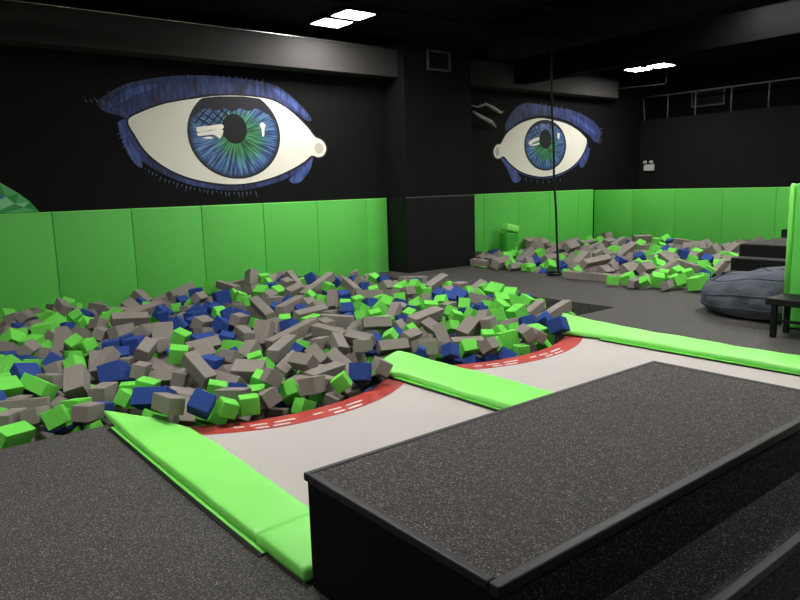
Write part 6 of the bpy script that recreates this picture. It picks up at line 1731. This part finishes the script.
(12446,5440,-66,51,99,-78,-991,1500,1200,650,2),
(13217,6008,-6,824,116,-103,545,888,888,844,1),
(11535,9419,-72,988,78,133,7,1700,750,750,2),
(12571,8999,-92,860,198,211,420,814,814,773,1),
(11355,7694,-159,570,22,114,-813,721,721,685,0),
(13929,9220,-15,977,-184,93,52,727,727,691,0),
(12410,7434,-78,314,-246,-85,-913,1700,750,750,2),
(12006,8103,-208,611,-133,25,780,2500,800,700,2),
(13956,8763,-73,76,172,-334,-924,1700,750,750,2),
(10525,7686,-173,836,-227,198,459,1700,750,750,2),
(13839,6059,55,922,-25,142,-360,2500,800,700,2),
(10352,5951,-248,199,1,-334,921,1700,750,750,2),
(10844,7721,-260,930,0,-358,79,2500,800,700,2),
(10986,9169,-74,468,253,-56,845,838,838,796,1),
(10756,7362,-148,627,-298,-95,713,772,772,733,0),
(11736,8997,-209,956,-121,-237,122,764,764,726,1),
(13398,8824,-32,19,-253,-66,-965,1500,1200,650,2),
(12458,8631,-89,663,25,275,696,2500,800,700,2),
(11102,6626,-171,954,20,-8,299,766,766,728,1),
(13188,8174,-86,146,-384,-117,904,701,701,666,0),
(10472,9837,-133,444,-97,16,-891,1700,750,750,2),
(12528,10175,-75,79,-206,127,967,802,802,762,1),
(13644,8106,-156,577,150,-317,738,2500,800,700,2),
(12988,8886,-41,982,85,-88,-142,2100,900,800,2),
(11108,8692,-208,181,187,-254,932,2500,800,700,2),
(13869,8178,-59,906,349,29,236,760,760,722,0),
(11327,7244,-130,411,-153,37,-898,673,673,640,1),
(14008,9528,-18,996,-74,47,16,1500,1200,650,2),
(11614,7785,-212,711,-177,137,667,1500,1200,650,2),
(13981,5489,5,891,111,-193,-396,1700,750,750,2),
(11032,8244,-181,107,-33,5,-994,758,758,720,0),
(10329,6689,-154,259,79,-562,781,1700,750,750,2),
(11552,8079,-214,314,-192,170,-914,816,816,775,0),
(13171,7353,-90,833,139,117,-522,2500,800,700,2),
(11675,8558,-125,558,-153,255,774,1700,750,750,2),
(11036,7512,-101,67,74,556,825,2500,800,700,2),
(11654,5418,-87,693,-132,197,681,687,687,652,1),
(13227,6879,-45,970,-89,-199,-106,1500,1200,650,2),
(12201,6083,0,898,-237,18,371,783,783,744,0),
(12508,6353,-58,970,111,191,-100,1700,750,750,2),
(11976,9535,-98,848,169,-98,-492,1500,1200,650,2),
(10248,8757,-193,865,-266,44,422,703,703,667,1),
(13574,5354,-118,492,-315,41,-811,1500,1200,650,2),
(9973,6323,-305,264,-303,-6,-916,1700,750,750,2),
(13862,7288,-71,923,351,-124,-99,724,724,688,0),
(13416,7498,-58,953,-73,-122,-268,878,878,834,0),
(10204,9691,-87,920,-190,167,-300,775,775,737,1),
(11638,6771,-223,881,205,-45,425,1500,1200,650,2),
(12413,9773,-130,925,84,-255,269,2100,900,800,2),
(12900,6745,-47,925,210,313,42,698,698,663,1),
(12973,7969,-53,853,386,63,344,1500,1200,650,2),
(12070,9912,-33,773,92,44,626,823,823,782,0),
(14184,6359,-79,312,-156,83,-934,2100,900,800,2),
(11727,5908,-110,949,138,3,-283,1500,1200,650,2),
(10497,9434,-87,879,-258,106,387,831,831,789,1),
(9770,7975,-302,97,434,95,890,1500,1200,650,2),
(14182,6791,-39,812,-512,-208,-189,1700,750,750,2),
(10884,5860,-143,294,-336,-192,-874,788,788,749,0),
(10263,7593,-232,904,-83,213,361,784,784,744,0),
(13120,6472,16,246,124,399,-875,742,742,704,1),
(13727,8427,-135,913,162,-354,125,1700,750,750,2),
(10355,6467,-309,909,-363,-80,-189,2100,900,800,2),
(13716,10132,-48,909,237,257,-228,724,724,688,1),
(11566,9896,-84,20,-132,-47,990,789,789,749,0),
(11621,6332,-101,817,247,-222,471,1700,750,750,2),
(13692,6369,-27,924,-303,-7,-234,2500,800,700,2),
(10638,5445,-126,930,-260,208,-156,783,783,744,0),
(12960,9874,-30,924,63,15,376,789,789,749,0),
(10757,6590,-230,289,175,6,941,1700,750,750,2),
(9999,7225,-208,422,-202,280,-838,2500,800,700,2),
(14123,7611,-76,316,-282,-7,906,799,799,759,1),
(12964,9234,-53,144,109,-201,963,727,727,690,1),
(14122,5846,62,882,-121,-37,-454,696,696,661,0),
(10477,8980,-156,86,279,262,920,1700,750,750,2),
(14020,9853,20,895,255,-92,354,818,818,777,0),
(10333,7177,-272,30,-46,130,990,1700,750,750,2),
(12623,9336,-68,745,362,-42,-558,673,673,640,1),
(13711,6818,-109,869,-90,58,-482,2100,900,800,2),
(10854,7081,-105,332,90,-306,-887,2500,800,700,2),
(12668,8003,-154,16,-158,-98,-982,1700,750,750,2),
(11945,7098,-146,776,-46,-103,-621,2100,900,800,2),
(10060,5886,-105,209,-508,-130,-825,696,696,661,0),
(13689,9641,4,870,220,270,-348,682,682,648,0),
(11208,6068,-140,900,89,-62,422,874,874,830,0),
(12968,5547,-105,411,394,-150,808,874,874,830,1),
(11625,7209,-136,77,151,-213,-962,1700,750,750,2),
(11430,10167,-188,169,-7,241,956,1500,1200,650,2),
(11465,5775,-66,343,108,128,924,799,799,759,1),
(9909,10121,-161,120,-49,68,-989,793,793,754,0),
(9936,9294,-162,68,-365,19,928,2100,900,800,2),
(9780,5650,-198,481,-251,-245,-803,798,798,758,0),
(13448,9452,4,730,264,42,629,722,722,686,1),
(9822,8591,-252,649,312,-24,-694,2100,900,800,2),
(10031,6790,-177,81,-62,-202,974,666,666,633,0),
(14193,7109,-94,44,-195,-19,980,2100,900,800,2),
(11046,5498,-105,219,249,237,913,718,718,683,0),
(11233,9707,-269,848,-348,152,-370,2100,900,800,2),
(12661,6966,-108,863,162,211,-430,2500,800,700,2),
(12120,6364,-97,596,141,-73,-787,2500,800,700,2),
(12704,7652,-131,156,-128,-138,-970,738,738,702,1),
(10926,9549,-105,499,203,-136,831,2100,900,800,2),
(13258,9150,-41,283,-52,-255,923,732,732,695,0),
(12278,8399,-40,694,-191,17,694,656,656,623,1),
(12362,9311,-152,461,45,116,-879,2500,800,700,2),
(13688,9067,-125,863,-381,-230,239,1500,1200,650,2),
(11274,5345,-121,945,-144,174,236,895,895,850,0),
(10595,6296,-126,497,-211,199,-818,2500,800,700,2),
(12310,7020,-94,59,249,-437,-862,678,678,644,0),
(12269,7968,-274,969,38,-245,-11,2100,900,800,2),
(12638,6029,-44,543,117,37,831,856,856,813,0),
(11389,8367,-121,990,-19,-142,18,882,882,838,0),
(11289,6904,-109,344,66,4,-937,2100,900,800,2),
(12036,8990,-47,902,163,-181,356,726,726,689,1),
(11305,9027,-188,597,219,55,769,2500,800,700,2),
(13362,5680,-46,263,-12,282,-923,846,846,804,0),
(10741,9845,-60,911,-212,208,-286,842,842,800,0),
(12184,5699,-105,726,99,73,677,2500,800,700,2),
(9844,9028,-184,322,358,-54,875,690,690,656,0),
(14072,8458,-35,967,-124,-143,167,1500,1200,650,2),
(12854,6344,-73,238,233,-122,-935,769,769,731,0),
(12749,8501,-103,529,-24,6,-849,1500,1200,650,2),
(13742,7582,-69,638,-145,309,-691,715,715,680,0),
(12106,5295,-89,862,216,110,-445,856,856,813,0),
(12963,10213,-140,779,-143,-356,495,1500,1200,650,2),
(13218,7779,-164,949,-201,-168,-176,2100,900,800,2),
(13230,5357,-24,947,126,-93,280,1700,750,750,2),
(14147,10183,17,941,-48,-277,186,662,662,629,0),
(11211,9393,-138,565,18,82,-820,821,821,780,1),
(12106,7351,-92,930,180,121,-297,818,818,778,0),
(11249,6353,-143,68,203,132,968,1500,1200,650,2),
(9990,5401,-146,950,-120,-55,282,1500,1200,650,2),
(9980,8276,-220,958,-47,20,-281,898,898,853,0),
(10716,8742,-203,943,-48,-267,-194,694,694,660,1),
(14197,7964,-49,753,-163,-28,637,877,877,833,0),
(12210,8796,-74,817,297,162,466,837,837,795,1),
(13466,7071,-84,625,140,126,757,872,872,829,1),
(11880,5630,-81,951,257,74,153,1700,750,750,2),
(13218,9705,-32,798,284,-35,-531,747,747,710,0),
(13869,7859,-81,732,215,-177,-621,878,878,835,0),
(13419,6266,-78,936,124,61,-324,2500,800,700,2),
(12709,7311,-122,974,-113,197,26,2100,900,800,2),
(14196,9038,22,982,-139,4,-126,885,885,841,0),
(11639,7476,-117,98,-212,14,-972,2500,800,700,2),
(11986,8558,-121,349,-142,-274,885,2100,900,800,2),
(10933,6267,-132,947,-267,-148,-101,664,664,630,0),
(13477,6663,6,34,315,-198,-928,784,784,745,0),
(11243,7983,-129,556,3,325,765,666,666,633,1),
(12355,6703,-60,864,-217,-124,-436,1500,1200,650,2),
(10472,8488,-207,760,148,-75,-628,657,657,624,0),
(10513,10202,-106,575,-355,228,701,658,658,625,1),
(10711,10186,-139,708,-8,-135,693,2100,900,800,2),
(10142,9110,-247,959,-179,-5,218,1500,1200,650,2),
(11905,6721,-111,931,-309,43,193,2500,800,700,2),
(9733,6078,-307,565,253,265,739,2100,900,800,2),
(10100,7828,-257,60,144,89,984,2500,800,700,2),
(12664,5631,-20,336,-24,-97,937,793,793,753,0),
(10567,5736,-161,451,66,373,-808,2500,800,700,2),
(10583,8096,-104,932,-352,-86,-10,758,758,720,0),
(13520,5924,10,835,-47,542,-84,1500,1200,650,2),
(13078,8526,-100,885,40,29,-464,2500,800,700,2)
]
KN = [('green_foam_cube', 'foam cube', 'foam_green', 'lime green'), ('blue_foam_cube', 'foam cube', 'foam_blue', 'royal blue'), ('grey_foam_block', 'foam block', 'foam_grey', 'grey')]
POSE = ['', 'lying', 'slanting', 'upright']
SIZE = ['', 'small', 'medium', 'large', 'short', 'long']
SHAPE = ['foam cube', 'foam block', 'foam slab', 'foam strip']
PLACE = ['on the red edge, near trampoline', 'on the red edge, far trampoline', 'at the nearest green pad tip', 'at the middle green pad tip', 'at the far green pad tip',
         'by the front-left black floor edge', "along the pit's far black edge", "below corner mural", "below left eye's outer corner", "below left eye's white", "below left eye's iris",
         "below left eye's tear duct", "below last wall pads", "before the black column", "at the right end",
         'near the green bolster', 'around the rope', 'under the far corner', 'under the far wall pads', 'beside the black stairs']
ROW = ['', 'front pit near', 'front pit middle', 'front pit back', 'at the wall', 'far pit front', 'far pit middle', 'far pit back']
ORDER = ['', 'second', 'third', 'fourth', 'fifth', 'sixth', 'seventh', 'eighth', 'ninth', 'tenth', 'eleventh', 'twelfth', 'thirteenth', 'fourteenth', 'fifteenth', 'sixteenth']
def foam_label(k, pose, size, shape, place, row, many, nth):
    words = [w for w in (POSE[pose], SIZE[size], KN[k][3], SHAPE[shape]) if w]
    if many == 2: words = [['left', 'right'][nth]] + words + ['of two']
    elif many > 2 and nth == 0: words = ['leftmost'] + words
    elif many > 2 and nth == many-1: words = ['rightmost'] + words
    elif many > 2: words = [ORDER[nth]] + words + ['from left']
    return ' '.join(words) + ', ' + ', '.join(w for w in (ROW[row], PLACE[place]) if w)
def foam_verts(e, c=.0045):
    """a cut foam block with softened edges: 24 corners"""
    vs = []
    for sx in (-1, 1):
        for sy in (-1, 1):
            for sz in (-1, 1):
                x, y, z = sx*e[0], sy*e[1], sz*e[2]
                vs += [(x, y-sy*c, z-sz*c), (x-sx*c, y, z-sz*c), (x-sx*c, y-sy*c, z)]
    return vs
def foam_faces():
    idx = lambda i, j, k, a: ((i*2+j)*2+k)*3+a
    fs = []
    for i in (0, 1):
        fs.append([idx(i, j, k, 0) for j, k in ((0, 0), (1, 0), (1, 1), (0, 1))][::(1 if i else -1)])
        fs.append([idx(j, i, k, 1) for j, k in ((0, 0), (0, 1), (1, 1), (1, 0))][::(1 if i else -1)])
        fs.append([idx(j, k, i, 2) for j, k in ((0, 0), (1, 0), (1, 1), (0, 1))][::(1 if i else -1)])
        for j in (0, 1):
            p = 1 if (i == j) else -1
            fs.append([idx(i, j, 0, 0), idx(i, j, 0, 1), idx(i, j, 1, 1), idx(i, j, 1, 0)][::p])
            fs.append([idx(i, 0, j, 0), idx(i, 1, j, 0), idx(i, 1, j, 2), idx(i, 0, j, 2)][::p])
            fs.append([idx(0, i, j, 1), idx(0, i, j, 2), idx(1, i, j, 2), idx(1, i, j, 1)][::p])
            for k in (0, 1):
                q = 1 if (i+j+k) % 2 else -1
                fs.append([idx(i, j, k, 0), idx(i, j, k, 1), idx(i, j, k, 2)][::q])
    return fs
FF = foam_faces()
for r in ROWS:
    e = [v/10000 for v in r[7:10]]; k = r[10]
    me = bpy.data.meshes.new(KN[k][0]); me.from_pydata(foam_verts(e), [], FF); me.materials.append(M[KN[k][2]])
    o = bpy.data.objects.new(KN[k][0], me); C.objects.link(o)
    o.location = Vector(r[0:3])/1000; o.rotation_mode = 'QUATERNION'; o.rotation_quaternion = Quaternion(r[3:7]).normalized()
    tag(o, foam_label(k, r[11], r[12], r[13], r[14], r[15], r[17], r[18]), KN[k][1], KN[k][0].replace('_', ' ') + 's in the ' + ['front foam pit', 'far foam pit'][r[16]])
hv, hf, hm = [], [], []
def heap(loc, q, e, k):
    b = len(hv); m = q.to_matrix()
    hv.extend(m @ Vector(v) + loc for v in foam_verts(e)); hf.extend([b+i for i in f] for f in FF); hm.extend([k]*len(FF))
solid = [Vector(r[0:3])/1000 for r in ROWS + BURIED]
for r in BURIED:
    heap(Vector(r[0:3])/1000, Quaternion(r[3:7]).normalized(), [v/10000 for v in r[7:10]], r[10])
# deep fill under the visible layers
for (xa, xb, ya, yb, zt) in ((-.9, 7.0, 5.2, 10.1, -.50), (9.8, 14.1, 5.4, 10.1, -.42)):
    for z in (zt, zt-.26):
        x = xa+.15
        while x < xb-.1:
            y = ya+.15
            while y < yb-.1:
                q = Quaternion((random.gauss(0, 1), random.gauss(0, .2), random.gauss(0, .2), random.gauss(0, 1))).normalized()
                k = random.choice((0, 1, 2, 2)); e = (.11, .1, .1) if k < 2 else (.17, .11, .1)
                c = Vector((x, y, z))
                if all((c-v).length_squared > .12 for v in solid): heap(c, q, e, k)
                y += .30
            x += .36
me = bpy.data.meshes.new('buried_foam'); me.from_pydata(hv, [], hf)
for k in KN: me.materials.append(M[k[2]])
me.polygons.foreach_set('material_index', hm)
o = bpy.data.objects.new('buried_foam', me); C.objects.link(o)
tag(o, 'half-hidden and buried foam blocks filling both pits under the top ones', 'foam blocks', kind='stuff')
# long dark block by the rope
o = link('grey_foam_block', B(-.52, .52, -.09, .09, -.06, .06, .008), M['foam_grey'])
o.location = (9.37, 6.74, .062); o.rotation_euler = (0, 0, PI/2+.06)
tag(o, 'very long grey foam block on the floor edge right of the rope end', 'foam block')

# ------------------------------------------------------------------ world and camera
w = bpy.data.worlds.new('World'); bpy.context.scene.world = w; w.use_nodes = True
bg = w.node_tree.nodes['Background']; bg.inputs[0].default_value = (1, .97, .93, 1); bg.inputs[1].default_value = 0.07
cd = bpy.data.cameras.new('camera'); cam = bpy.data.objects.new('camera', cd); C.objects.link(cam)
cd.sensor_fit = 'HORIZONTAL'; cd.sensor_width = 36; cd.lens = 686.421/800*36; cd.clip_start = .05; cd.clip_end = 100
cam.matrix_world = Matrix([[0.78112, 0.123885, -0.611968, 0.0], [-0.623716, 0.109578, -0.773933, 0.0], [-0.02882, 0.986228, 0.162862, 1.6], [0.0, 0.0, 0.0, 1.0]])
sc = bpy.context.scene; sc.camera = cam
sc.view_settings.view_transform = 'Standard'; sc.view_settings.look = 'None'
sc.view_settings.exposure = 0.0; sc.view_settings.gamma = 1; sc.view_settings.use_curve_mapping = False
